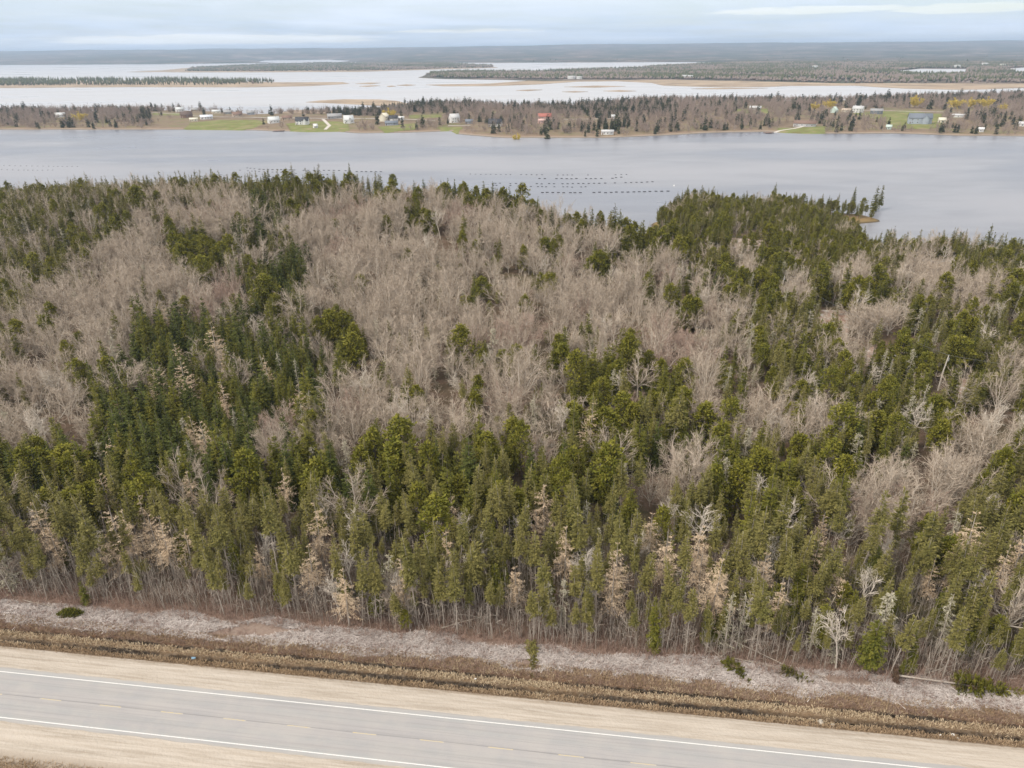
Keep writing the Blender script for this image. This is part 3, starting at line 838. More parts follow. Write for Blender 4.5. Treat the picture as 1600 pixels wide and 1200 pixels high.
def species(x, y, z):
    u, v, Z = seen(x, y, z + 6.0)
    n = len(x)
    q = rng.uniform(0, 1, n)
    nz = vnoise(x, y, 28, 21)
    nz2 = vnoise(x, y, 12, 22)
    u = u + (vnoise(x, y, 20, 41) - 0.5) * 120; v = v + (vnoise(x, y, 20, 42) - 0.5) * 64; q_ = rng.uniform(0, 1, n) < 0.5; u = u + rng.normal(0, 16, n) * q_; v = v + rng.normal(0, 11, n) * q_
    k = np.full(n, 'spruce', dtype=object)
    def pick(mask, table):
        c = np.cumsum([p for _, p in table]); c = c / c[-1]
        idx = np.searchsorted(c, q[mask])
        names = np.array([t for t, _ in table], dtype=object)
        k[mask] = names[np.clip(idx, 0, len(names) - 1)]
    pick(v > -9999, [('spruce', .34), ('pine', .30), ('slim_spruce', .12), ('bare_tree', .12), ('dead_tree', .08), ('dark_spruce', .04)])
    mid_ = (v > 690)
    pick(mid_, [('spruce', .40), ('pine', .20), ('slim_spruce', .22), ('dark_spruce', .08), ('bare_tree', .06), ('dead_tree', .03), ('larch', .01)])
    front = (v > 790)
    pick(front, [('slim_spruce', .60), ('spruce', .15), ('pine', .10), ('birch', .07), ('bare_tree', .03), ('dead_tree', .04), ('larch', .02)])
    rf = (u > 1180) & (v < 700)
    pick(rf, [('pine', .22), ('spruce', .27), ('slim_spruce', .16), ('bare_tree', .16), ('dead_tree', .14), ('birch', .05)])
    pick(inpoly(u, v, TOPL), [('spruce', .26), ('slim_spruce', .20), ('bare_tree', .30), ('dead_tree', .14), ('pine', .10)])
    pick(inpoly(u, v, DARK), [('dark_spruce', .30), ('spruce', .55), ('bare_tree', .07), ('dead_tree', .05), ('larch', .03)])
    hc = inpoly(u, v, HARD_C); hl = inpoly(u, v, HARD_L)
    pick(hc & (v < 520), [('bare_tree', .90), ('birch', .02), ('pine', .035), ('spruce', .03), ('dead_tree', .015)])
    pick(hc & (v >= 520), [('bare_tree', .56), ('birch', .07), ('pine', .12), ('spruce', .10), ('slim_spruce', .06), ('dead_tree', .09)])
    pick(hl, [('bare_tree', .85), ('birch', .02), ('spruce', .06), ('pine', .04), ('dead_tree', .03)])
    pick(inpoly(u, v, SPINE), [('dark_spruce', .45), ('spruce', .4), ('bare_tree', .15)])
    pick(inpoly(u, v, RIDGE) & ~hc & ~hl, [('spruce', .45), ('slim_spruce', .25), ('pine', .2), ('bare_tree', .10)])
    pick(inpoly(u, v, HEAD), [('pine', .30), ('slim_spruce', .25), ('spruce', .33), ('dead_tree', .04), ('bare_tree', .08)])
    u0, v0, _ = seen(x, y, z + 6.0)
    for a, b, r_ in BARE_SPOTS:
        pick((u0 - a) ** 2 + ((v0 - b) * 1.2) ** 2 < r_ * r_, [('bare_tree', .92), ('birch', .08)])
    pick((hc | hl) & (vnoise(x, y, 22, 77) > 0.66), [('red_bare', .5), ('bare_tree', .5)])
    for a, b, r_ in [(325, 425, 34), (330, 465, 40), (430, 665, 26), (832, 690, 24), (1395, 800, 46), (1340, 810, 30), (1470, 800, 30)]:
        pick((u0 - a) ** 2 + ((v0 - b) * 1.2) ** 2 < r_ * r_, [('red_bare', .65), ('bare_tree', .35)])
    for a, b, r_ in GREENS:
        r_ = max(r_, 11)
        pick((u0 - a) ** 2 + ((v0 - b) * 0.8) ** 2 < r_ * r_, [('pine', .5), ('spruce', .5)])
    return k


# clearings: driveway and yards among the trees at the right
CLEAR = [[P(1132, 405, -7), P(1190, 404, -7), P(1192, 418, -7), P(1165, 424, -7), P(1136, 420, -7)],
         [P(1270, 500, -6), P(1320, 500, -6), P(1325, 545, -6), P(1280, 548, -6)],
         [P(1350, 556, -6), P(1420, 560, -6), P(1425, 590, -6), P(1350, 588, -6)],
         [P(1480, 600, -5), P(1530, 600, -5), P(1525, 640, -5), P(1470, 640, -5)]]

# scatter trunks: jittered cells, then thin by kind
SS_, TT_ = [], []
for cell, ta, tb in ((1.6, 19.4, 40.0), (1.8, 40.0, 55.0), (2.2, 55.0, 470.0)):
    sx = np.arange(-520, 520, cell); ty = np.arange(ta, tb, cell)
    S, Tt = np.meshgrid(sx, ty)
    SS_.append(S.ravel() + rng.uniform(-0.48, 0.48, S.size) * cell); TT_.append(Tt.ravel() + rng.uniform(-0.48, 0.48, Tt.size) * cell)
S = np.concatenate(SS_); Tt = np.concatenate(TT_)
Tt += (vnoise(S, Tt * 0, 9.0, 51) - 0.5) * 2.4 * (Tt < 26)
X, Y = rd(S, Tt)
u_, v_, Zc = seen(X, Y, np.full(X.shape, 6.0))
mk = (u_ > -170) & (u_ < 1790) & (Zc > 20) & (X > -480) & (X < 520)
X, Y, S, Tt = X[mk], Y[mk], S[mk], Tt[mk]
sd_ = sdist(X, Y, near_poly)
mk = sd_ > 3.2
X, Y, S, Tt, sd_ = X[mk], Y[mk], S[mk], Tt[mk], sd_[mk]
for c in CLEAR:
    mk = ~inpoly(X, Y, c)
    X, Y, S, Tt, sd_ = X[mk], Y[mk], S[mk], Tt[mk], sd_[mk]
GZt = near_z(X, Y, sd_)
SPC = species(X, Y, GZt)
prob = {'spruce': .62, 'dark_spruce': .78, 'slim_spruce': .72, 'pine': .42, 'larch': .5, 'bare_tree': .215, 'red_bare': .34, 'birch': .40, 'dead_tree': .42}
gapn = vnoise(X, Y, 9.0, 61)
keepp = np.array([prob[k] for k in SPC]) * np.where(gapn < 0.34, 0.55, 1.0) * np.where((Tt < 55) & np.isin(SPC.astype(str), ['bare_tree', 'pine', 'spruce']), 0.75, 1.0)
mk = rng.uniform(0, 1, len(X)) < keepp
X, Y, S, Tt, GZt, SPC = X[mk], Y[mk], S[mk], Tt[mk], GZt[mk], SPC[mk]
# trees that the photograph singles out: (kind, u, v of the tip, height)
SPECIAL = [('larch', u, v, h) for u, v, h in [(155, 735, 13), (70, 810, 12), (480, 850, 12), (1100, 850, 12), (960, 880, 12), (230, 800, 12), (50, 780, 14), (213, 765, 12), (247, 805, 13), (490, 780, 15), (440, 730, 11), (850, 755, 13), (885, 820, 13), (968, 845, 14), (1045, 825, 13), (1098, 808, 13), (838, 790, 10),
           (704, 768, 10), (1465, 868, 10), (1580, 850, 13), (182, 625, 9), (292, 735, 11), (350, 740, 9), (1020, 800, 11), (805, 880, 9), (400, 850, 9), (1290, 800, 10)]]
SPECIAL += [('dead_tree', u, v, h) for u, v, h in [(460, 560, 11), (568, 560, 10), (1062, 705, 9), (1100, 720, 8), (990, 700, 8), (980, 720, 7), (960, 575, 12), (1140, 570, 11), (1180, 570, 9), (1360, 440, 10), (1315, 450, 10), (1440, 480, 10),
            (1125, 465, 10), (1130, 400, 9), (1430, 545, 11), (1385, 545, 12), (1450, 600, 12), (1500, 440, 8), (95, 395, 9), (60, 400, 9), (700, 555, 9), (1600, 560, 9), (1145, 925, 12), (1165, 925, 11), (1280, 945, 10), (1490, 930, 11)]]
SPECIAL += [('bare_tree', u, v, h) for u, v, h in [(1190, 615, 12), (1385, 475, 12), (1340, 480, 10), (1285, 625, 11), (1395, 735, 12), (1440, 750, 11), (1370, 775, 10), (1520, 720, 11), (1545, 660, 12), (640, 640, 11), (820, 540, 13), (580, 430, 12), (600, 640, 10), (1045, 740, 9), (1020, 730, 9), (90, 600, 11), (155, 430, 11), (1000, 560, 11), (1520, 440, 11)]]
SPECIAL += [('pine', u, v, h) for u, v, h in [(985, 520, 14), (752, 432, 11), (1105, 630, 11), (1135, 395, 12), (1205, 440, 11), (1475, 655, 11), (1500, 640, 10), (1195, 700, 12), (1160, 720, 13), (1580, 700, 12), (520, 485, 13), (865, 372, 11), (613, 276, 12), (550, 520, 12), (1175, 500, 9)]]
SPECIAL += [('spruce', u, v, h) for u, v, h in [(545, 258, 13), (984, 332, 13), (645, 320, 11), (700, 290, 12), (915, 560, 13), (1040, 565, 13), (865, 540, 11), (432, 430, 12), (305, 370, 12), (345, 380, 12), (1372, 296, 15), (1380, 294, 15), (1337, 296, 12), (1212, 290, 12), (1000, 330, 9), (1043, 306, 10), (1062, 306, 10), (780, 390, 9), (1015, 440, 9), (942, 405, 10), (525, 545, 12)]]
ex = []
for kd, u, v, h in SPECIAL:
    # find ground point whose tree of height h tops out at this pixel
    zt = h - 2.0
    for _ in range(12):
        pxy = at(u, v, zt)
        zg = float(near_z(np.array([pxy[0]]), np.array([pxy[1]]))[0])
        zt = zt * 0.4 + (zg + h) * 0.6
    if float(sdist(np.array([pxy[0]]), np.array([pxy[1]]), near_poly)[0]) < 1.0 and v > 300: continue
    if (pxy[0] - RO[0]) * EN[0] + (pxy[1] - RO[1]) * EN[1] < 19.5: continue
    ex.append((kd, pxy[0], pxy[1], max(zg, SEA + 0.3), h))
exy = np.array([(e[1], e[2]) for e in ex])
d2 = ((X[:, None] - exy[None, :, 0]) ** 2 + (Y[:, None] - exy[None, :, 1]) ** 2)
towards = (Y[:, None] < exy[None, :, 1]) & (np.abs(X[:, None] - exy[None, :, 0] * (Y[:, None] / exy[None, :, 1])) < 2.0) & (exy[None, :, 1] - Y[:, None] < 9)
mk = (d2.min(1) > 2.2) & ~towards.any(1)
for pq in (at(1480, 556, 7.0), at(1225, 431, 6.0)):      # the utility poles stand clear of the trees
    mk &= ~((Y < pq[1] + 2.0) & (Y > pq[1] - 20) & (np.abs(X - pq[0] * Y / pq[1]) < 2.4))
X, Y, GZt, SPC = X[mk], Y[mk], GZt[mk], SPC[mk]
nS = len(X)
X = np.concatenate([X, exy[:, 0]]); Y = np.concatenate([Y, exy[:, 1]]); GZt = np.concatenate([GZt, [e[3] for e in ex]])
SPC = np.concatenate([SPC, np.array([e[0] for e in ex], dtype=object)])
N = len(X)
VAR = np.array([rng.integers(0, len(KIND[k])) for k in SPC])
HB = np.array([KIND[k][i][2] for k, i in zip(SPC, VAR)], float)
tR = (X - RO[0]) * EN[0] + (Y - RO[1]) * EN[1]
SCL = rng.normal(1.0, 0.15, N).clip(0.62, 1.38) * (0.9 + 0.28 * (vnoise(X, Y, 35, 71) - 0.3))
SCL *= np.where((SPC == 'slim_spruce') & (tR < 45), rng.uniform(0.62, 1.2, N), 1.0)
SCL *= np.where((SPC == 'spruce') & (tR < 40), 0.72, 1.0)
SCL *= np.where((SPC == 'pine') & (tR < 34), 0.62, 1.0)
# low evergreen growth under the bare crowns
und = np.isin(SPC.astype(str), ['pine', 'spruce']) & (inpoly(*seen(X, Y, GZt + 6.0)[:2], HARD_C) | inpoly(*seen(X, Y, GZt + 6.0)[:2], HARD_L)) & (rng.uniform(0, 1, N) < 0.6)
SCL = np.where(und, SCL * 0.6, SCL)
# young low trees among the old ones
yng = rng.uniform(0, 1, N) < 0.12
SCL = np.where(yng & (SPC != 'larch'), SCL * 0.6, SCL)
inh = inpoly(*seen(X, Y, GZt + 6.0)[:2], HEAD)
SCL = np.where(inh, SCL * 0.76, SCL)
SCL[nS:] = np.array([e[4] for e in ex]) / HB[nS:]
ROT = rng.uniform(0, 2 * np.pi, N)
WID = rng.uniform(0.78, 1.24, N)
TLX = rng.normal(0, 1, N) * np.where(np.isin(SPC.astype(str), ['dead_tree', 'birch', 'slim_spruce']), 0.06, 0.035)
TLX[nS:] *= 0.4
HT = HB * SCL
print('near trees', N, {k: int((SPC == k).sum()) for k in KIND})
#@@PART3

# ------------------------------------------------------------------ individuals and masses
NAME = {'spruce': 'green_spruce', 'dark_spruce': 'dark_spruce', 'slim_spruce': 'slim_spruce', 'pine': 'pine_tree', 'larch': 'larch_tree', 'bare_tree': 'bare_hardwood', 'birch': 'birch_tree', 'red_bare': 'red_maple', 'dead_tree': 'dead_conifer'}
DESC = {'spruce': 'green spruce', 'dark_spruce': 'dark dense spruce', 'slim_spruce': 'thin olive spruce', 'pine': 'yellow-green bushy pine', 'larch': 'straw-coloured bare larch',
        'bare_tree': 'bare grey-brown hardwood', 'birch': 'pale-barked bare birch', 'red_bare': 'reddish bare maple', 'dead_tree': 'pale lichen-grey dead conifer'}
CATG = {'spruce': 'spruce', 'dark_spruce': 'spruce', 'slim_spruce': 'spruce', 'pine': 'pine', 'larch': 'larch', 'bare_tree': 'bare tree', 'birch': 'birch', 'red_bare': 'maple', 'dead_tree': 'dead tree'}
CAP = {'spruce': 300, 'dark_spruce': 170, 'slim_spruce': 300, 'pine': 240, 'larch': 300, 'bare_tree': 300, 'birch': 120, 'red_bare': 120, 'dead_tree': 180}
MARKS = [('the upturned root plate', 1398, 960), ('the fallen tree across the ditch', 830, 900), ('the felled fir by the poles', 1150, 950), ('the dark bush in the brash', 108, 880), ('the leaning grey log', 725, 890),
         ('the gravel yard', 1172, 420), ('the headland tip', 1370, 325), ('the nearer utility pole', 1475, 575), ('the farther utility pole', 1222, 446), ('the big spreading bare tree', 1190, 650),
         ('the pinkish bare thicket', 1400, 770), ('the broad domed pine', 985, 560), ('the lone round pine', 752, 455), ('the skyline spruce', 545, 275), ('the reddish gap', 325, 425), ('the twin bare oaks', 1385, 505), ('the dark spruce spine', 435, 400)]
COLS = ['at far left', 'well left', 'left of middle', 'just left of centre', 'just right of centre', 'right of middle', 'well right', 'at far right']


def rowname(v, t):
    if t < 23: return 'on the roadside edge'
    if t < 29: return 'second rank from the road'
    if v > 800: return 'low in the front wood'
    if v > 700: return 'behind the front larches'
    if v > 600: return 'halfway up the wood'
    if v > 500: return 'on the lower slope'
    if v > 420: return 'on the upper slope'
    if v > 340: return 'near the crest'
    return 'on the shore skyline'


def place(u, v, t):
    best = min(MARKS, key=lambda m_: (m_[1] - u) ** 2 + (m_[2] - v) ** 2)
    d = math.hypot(best[1] - u, best[2] - v)
    if d < 75:
        if abs(best[1] - u) > abs(best[2] - v): rel = 'left of' if u < best[1] else 'right of'
        else: rel = 'behind' if v < best[2] else 'in front of'
        return f"{rowname(v, t)}, {rel} {best[0]}"
    return f"{rowname(v, t)} {COLS[int(min(7, max(0, u // 200)))]}"


UU, VV, ZZ = seen(X, Y, GZt + HT * 0.6)
inv = (UU > 2) & (UU < 1598) & (VV < 1190)
PXS = HT * FPX / ZZ
PXS[nS:] += 1000
chosen = np.zeros(N, bool)
for k in KIND:
    idx = np.where((SPC == k) & inv)[0]
    idx = idx[np.argsort(-PXS[idx])][:CAP[k]]
    chosen[idx] = True
SRC = {}
plan = []
for k in KIND:
    idx = [i for i in np.where(chosen & (SPC == k))[0]]
    seen_lab = {}
    for i in idx:
        hs = HT[i]
        size = 'tall' if hs > 12.2 else ('low' if hs < 8 else ('mid-sized' if hs < 10.2 else 'full-grown'))
        key = f"{size} {DESC[k]} {place(UU[i], VV[i], tR[i])}"
        seen_lab.setdefault(key, []).append(i)
    split_ = {}
    for key, members in seen_lab.items():
        if len(members) <= 3:
            split_[key] = members
            continue
        for i in members:
            dd_ = (UU - UU[i]) ** 2 + (VV - VV[i]) ** 2 + 1e9 * (~chosen | (SPC == k))
            j = int(np.argmin(dd_))
            side = 'left of' if UU[i] < UU[j] else 'right of'
            split_.setdefault(f"{key}, {side} a {CATG[SPC[j]]}", []).append(i)
    split3 = {}
    for key, members in split_.items():
        if len(members) > 4 and len(key.split()) <= 12:
            members.sort(key=lambda i: -VV[i])
            h2 = (len(members) + 1) // 2
            split3[key + ', nearer the road'] = members[:h2]; split3[key + ', farther back'] = members[h2:]
        else:
            split3[key] = members
    for key, members in split3.items():
        members.sort(key=lambda i: UU[i])
        for j, i in enumerate(members):
            lab = key
            if len(members) == 2: lab = key + (', left one' if j == 0 else ', right one')
            elif len(members) == 4: lab = key + (', leftmost', ', second from left', ', third from left', ', rightmost')[j]
            elif len(members) == 3: lab = key + (', leftmost', ', middle one', ', rightmost')[j]
            if len(lab.split()) > 16: lab = key
            plan.append((k, i, lab, key))
protos = {}
for k, i, lab, grp in plan:
    v = VAR[i]
    root = empty(NAME[k], (X[i], Y[i], GZt[i]), ROT[i])
    root.scale = (SCL[i] * WID[i], SCL[i] * WID[i], SCL[i]); root.rotation_euler = (TLX[i], TLX[i] * 0.6, ROT[i])
    tag(root, ' '.join(lab.split()[:16]), CATG[k], (grp if len(grp) < 60 else grp))
    if (k, v) not in protos:
        cmesh, tmesh, _ = KIND[k][v]
        c = obj('crown', cmesh, root); t_ = obj('trunk', tmesh, root)
        protos[(k, v)] = (c, t_)
    else:
        c0, t0 = protos[(k, v)]
        c = c0.copy(); COL.objects.link(c); c.parent = root
        t_ = t0.copy(); COL.objects.link(t_); t_.parent = root


def scatter_stuff(name, pts, rot, scl, var, sources, wid=None, tilt=None):
    """one object of kind stuff: trees set on points; sources[k] = tuple of existing objects whose meshes make variant k"""
    me = bpy.data.meshes.new(name)
    me.vertices.add(len(pts)); me.vertices.foreach_set('co', np.asarray(pts, np.float32).ravel())
    wid = np.ones(len(pts)) if wid is None else wid; tilt = np.zeros(len(pts)) if tilt is None else tilt
    for nm, dt, vals in (('wid', 'FLOAT', np.asarray(wid) * np.asarray(scl)), ('tilt', 'FLOAT', tilt), ('rot', 'FLOAT', rot), ('scl', 'FLOAT', scl), ('var', 'INT', var)):
        a = me.attributes.new(nm, dt, 'POINT'); a.data.foreach_set('value', np.asarray(vals, np.int32 if dt == 'INT' else np.float32))
    o = obj(name, me)
    ng = bpy.data.node_groups.new(name, 'GeometryNodeTree')
    ng.interface.new_socket('Geometry', in_out='INPUT', socket_type='NodeSocketGeometry')
    ng.interface.new_socket('Geometry', in_out='OUTPUT', socket_type='NodeSocketGeometry')
    N_, L_ = ng.nodes, ng.links
    gi = N_.new('NodeGroupInput'); go = N_.new('NodeGroupOutput')
    def attr(nm, dt):
        n = N_.new('GeometryNodeInputNamedAttribute'); n.data_type = dt; n.inputs[0].default_value = nm
        return n.outputs[0]
    r_ = attr('rot', 'FLOAT'); s_ = attr('scl', 'FLOAT'); v_ = attr('var', 'INT')
    cx = N_.new('ShaderNodeCombineXYZ'); L_.new(r_, cx.inputs[2]); tl_ = attr('tilt', 'FLOAT'); L_.new(tl_, cx.inputs[0])
    wd_ = attr('wid', 'FLOAT'); sc_ = N_.new('ShaderNodeCombineXYZ'); L_.new(wd_, sc_.inputs[0]); L_.new(wd_, sc_.inputs[1]); L_.new(s_, sc_.inputs[2])
    er = N_.new('FunctionNodeEulerToRotation'); L_.new(cx.outputs[0], er.inputs[0])
    jn = N_.new('GeometryNodeJoinGeometry')
    for k, objs in enumerate(sources):
        if not (np.asarray(var) == k).any(): continue
        jj = N_.new('GeometryNodeJoinGeometry')
        for so in objs:
            oi = N_.new('GeometryNodeObjectInfo'); oi.transform_space = 'ORIGINAL'
            oi.inputs['Object'].default_value = so
            L_.new(oi.outputs['Geometry'], jj.inputs[0])
        ip = N_.new('GeometryNodeInstanceOnPoints')
        cmpn = N_.new('FunctionNodeCompare'); cmpn.data_type = 'INT'; cmpn.operation = 'EQUAL'
        ia = [s for s in cmpn.inputs if s.type == 'INT']
        L_.new(v_, ia[0]); ia[1].default_value = k
        L_.new(gi.outputs[0], ip.inputs['Points']); L_.new(cmpn.outputs[0], ip.inputs['Selection'])
        L_.new(jj.outputs[0], ip.inputs['Instance']); L_.new(er.outputs[0], ip.inputs['Rotation']); L_.new(sc_.outputs[0], ip.inputs['Scale'])
        L_.new(ip.outputs[0], jn.inputs[0])
    L_.new(jn.outputs[0], go.inputs[0])
    md = o.modifiers.new('scatter', 'NODES'); md.node_group = ng
    return o


SN = {'spruce': 'green_spruce_wood', 'dark_spruce': 'dark_spruce_wood', 'slim_spruce': 'slim_spruce_wood', 'pine': 'pine_wood', 'larch': 'larch_wood', 'bare_tree': 'bare_hardwood_wood', 'birch': 'birch_wood', 'red_bare': 'red_maple_wood', 'dead_tree': 'dead_conifer_wood'}
for k in KIND:
    idx = np.where((SPC == k) & ~chosen)[0]
    if not len(idx): continue
    have = [v for v in range(len(KIND[k])) if (k, v) in protos]
    var = np.array([have.index(v) if v in have else 0 for v in VAR[idx]])
    o = scatter_stuff(SN[k], np.column_stack([X[idx], Y[idx], GZt[idx]]), ROT[idx], SCL[idx], var, [protos[(k, v)] for v in have], WID[idx], TLX[idx])
    tag(o, f"the further {DESC[k]} trees massed across the wood", 'woodland', kind='stuff')

# ------------------------------------------------------------------ undergrowth, brash, verge grass (nobody could count these)
def zat(x, y):
    return near_z(x, y)


def shrubs(name, n, s_rng, t_rng, hmin, hmax, per, mat, wid=0.022, dens=None, spread=0.4):
    s = rng.uniform(*s_rng, n); t = t_rng[0] + (t_rng[1] - t_rng[0]) * rng.uniform(0, 1, n) ** (dens or 1.0)
    x, y = rd(s, t)
    sd = sdist(x, y, near_poly); ok = sd > 1.0
    x, y = x[ok], y[ok]; n = len(x)
    z = near_z(x, y, sd[ok])
    G = Geo(); B = np.column_stack([x, y, z])
    hh = rng.uniform(hmin, hmax, n)
    tone = rng.uniform(0, 1, n)
    for k in range(per):
        D = unit(np.column_stack([rng.normal(0, spread, n), rng.normal(0, spread, n), np.ones(n)]))
        L = hh * rng.uniform(0.6, 1.1, n)
        st = B + rng.normal(0, 0.12, B.shape) * np.array([1, 1, 0])
        G.ribbons(st, st + D * L[:, None], np.full(n, wid), np.full(n, wid * 0.5), np.clip(tone + rng.normal(0, 0.2, n), 0, 1))
        for q in range(3):
            a = rng.uniform(0.3, 0.9, n)[:, None]; b = st + D * L[:, None] * a
            D2 = unit(D + rng.normal(0, 0.5, D.shape))
            G.ribbons(b, b + D2 * (np.minimum(L * 0.4, 1.2))[:, None], np.full(n, wid * 0.8), np.full(n, wid * 0.4), np.clip(tone + rng.normal(0, 0.2, n), 0, 1))
    o = obj(name, G.mesh(name, mat)); return tag(o, kind='stuff')


tag(shrubs('red_shrub_undergrowth', 5200, (-110, 105), (16.8, 27), 0.6, 2.0, 6, M['red_twigs'], 0.03), 'reddish leafless shrubs under the front trees', 'undergrowth')
tag(shrubs('grey_sapling_undergrowth', 8500, (-115, 110), (18.8, 44), 2.5, 9.5, 1, M['sapling'], 0.07, 1.4, 0.09), 'thin grey saplings and dead stems between the trunks', 'undergrowth')
tag(shrubs('verge_shrubs', 4200, (-110, 110), (12.0, 16.0), 0.3, 0.9, 6, M['red_twigs'], 0.022, 1.6), 'low reddish brush behind the ditches', 'brush')

# brash: chipped and broken sticks lying in a grey belt
def sticks(name, n, mat, tlo, thi, lmin, lmax, wmin, wmax, cover):
    s = rng.uniform(-112, 110, n); t = rng.uniform(tlo, thi, n)
    x, y = rd(s, t)
    den = vnoise(s * 0.45, t * 1.4, 4.0, 81)
    c0 = 13.6 + (vnoise(s, t * 0, 9, 83) - 0.5) * 4.5; c1 = 18.4 + (vnoise(s, t * 0, 8, 85) - 0.5) * 4.0
    ok = (den > cover) & (t > c0) & (t < c1)
    x, y, s, t = x[ok], y[ok], s[ok], t[ok]; n = len(x)
    z = near_z(x, y) + rng.uniform(0.02, 0.30, n)
    a = rng.normal(0.4, 0.9, n); e = rng.normal(0, 0.22, n)
    D = np.column_stack([np.cos(a) * np.cos(e), np.sin(a) * np.cos(e), np.sin(e)])
    L = rng.uniform(lmin, lmax, n) * rng.uniform(0.4, 1, n)
    C = np.column_stack([x, y, z]); Wd = rng.uniform(wmin, wmax, n)
    G = Geo()
    side = unit(np.cross(D, np.array([0, 0, 1.0]) + rng.normal(0, 0.5, D.shape)))
    h = D * L[:, None] * 0.5; w_ = side * Wd[:, None] * 0.5
    G.quads(np.stack([C - h - w_, C - h + w_, C + h + w_ * 0.4, C + h - w_ * 0.4], 1), np.clip(rng.beta(2, 2, n) * 0.8 + (vnoise(s, t, 3.0, 91) - 0.5) * 0.9, 0, 1))
    return tag(obj(name, G.mesh(name, mat)), kind='stuff')


tag(sticks('brash', 150000, M['brash'], 12.5, 19.5, 0.3, 1.4, 0.025, 0.10, 0.27), 'grey mulched sticks left along the cleared strip', 'brash')
tag(sticks('brash_branches', 3500, M['brash'], 12.8, 20.0, 1.5, 3.6, 0.05, 0.10, 0.30), 'longer broken branches lying in the brash', 'brash')

# dry grass on the verge, both sides of the road
def grass(name, n, t_rng, s_rng, hmin, hmax, clumpy, mat):
    s = rng.uniform(*s_rng, n); t = rng.uniform(*t_rng, n)
    x0_, y0_ = rd(s, t)
    d = vnoise(s, t, 1.6, 95); d2 = vnoise(s, t * 3, 7, 96)
    wv_ = (vnoise(x0_, y0_, 6.0, 11) - 0.5) * 0.5
    ditch = np.exp(-((t + wv_ - 9.90) / 0.36) ** 2) + np.exp(-((t + wv_ - 11.80) / 0.30) ** 2)
    edge = np.clip((np.abs(t) - 7.6) / 1.0, 0, 1)
    ok = (rng.uniform(0, 1, n) < (0.25 + d * 1.2) * edge) & (rng.uniform(0, 1, n) > ditch * 1.7 * np.clip((vnoise(s, (t > 10.8) * 50.0, 5.0, 99) - 0.36) * 5, 0.12, 1)) & (d > clumpy)
    s, t = s[ok], t[ok]; n = len(s)
    x, y = rd(s, t); z = near_z(x, y)
    B = np.column_stack([x, y, z - 0.02]); G = Geo()
    tone = np.clip(vnoise(s, t, 2.4, 97) * 1.6 - 0.30 + rng.normal(0, 0.15, n) - 0.55 * (t < 9.2) - 0.35 * (t > 12.2) + 0.25 * ((t > 10) & (t < 11.3)), 0, 1)
    for k in range(3):
        D = unit(np.column_stack([rng.normal(0, 0.65, n), rng.normal(0, 0.65, n), np.ones(n)]))
        L = rng.uniform(hmin, hmax, n)
        G.blades(B + rng.normal(0, 0.07, B.shape) * np.array([1, 1, 0]), D, L, np.full(n, 0.045) + 0.1 * L * rng.uniform(0.3, 1, n), np.clip(tone + rng.normal(0, 0.15, n), 0, 1), mid=0.6)
    return tag(obj(name, G.mesh(name, mat)), kind='stuff')


tag(grass('verge_grass', 60000, (8.0, 14.6), (-112, 108), 0.2, 0.6, 0.12, M['dry_grass']), 'tan dead grass along the two ditches', 'grass')
tag(grass('near_verge_grass', 9000, (-14, -9.0), (-90, 10), 0.2, 0.55, 0.2, M['dry_grass']), 'brown grass on the near side of the road', 'grass')
tag(shrubs('near_verge_brush', 260, (-80, -45), (-13.5, -9.8), 0.3, 1.0, 6, M['red_twigs'], 0.025), 'brown brush at the near road edge', 'brush')

# ------------------------------------------------------------------ fallen trees, logs, litter by the road
def lie(root, s, t, ang_to_s, lift=0.35, pitch=0.0):
    """lay a tree built along +z down along direction ang (measured from the road's own direction)"""
    x, y = rd(s, t)
    z = float(near_z(np.array([x]), np.array([y]))[0]) + lift
    root.location = (x, y, z)
    a = ROADA + ang_to_s
    root.rotation_mode = 'QUATERNION'
    d = Vector((math.cos(a) * math.cos(pitch), math.sin(a) * math.cos(pitch), math.sin(pitch)))
    root.rotation_quaternion = d.to_track_quat('Z', 'Y')
    return root


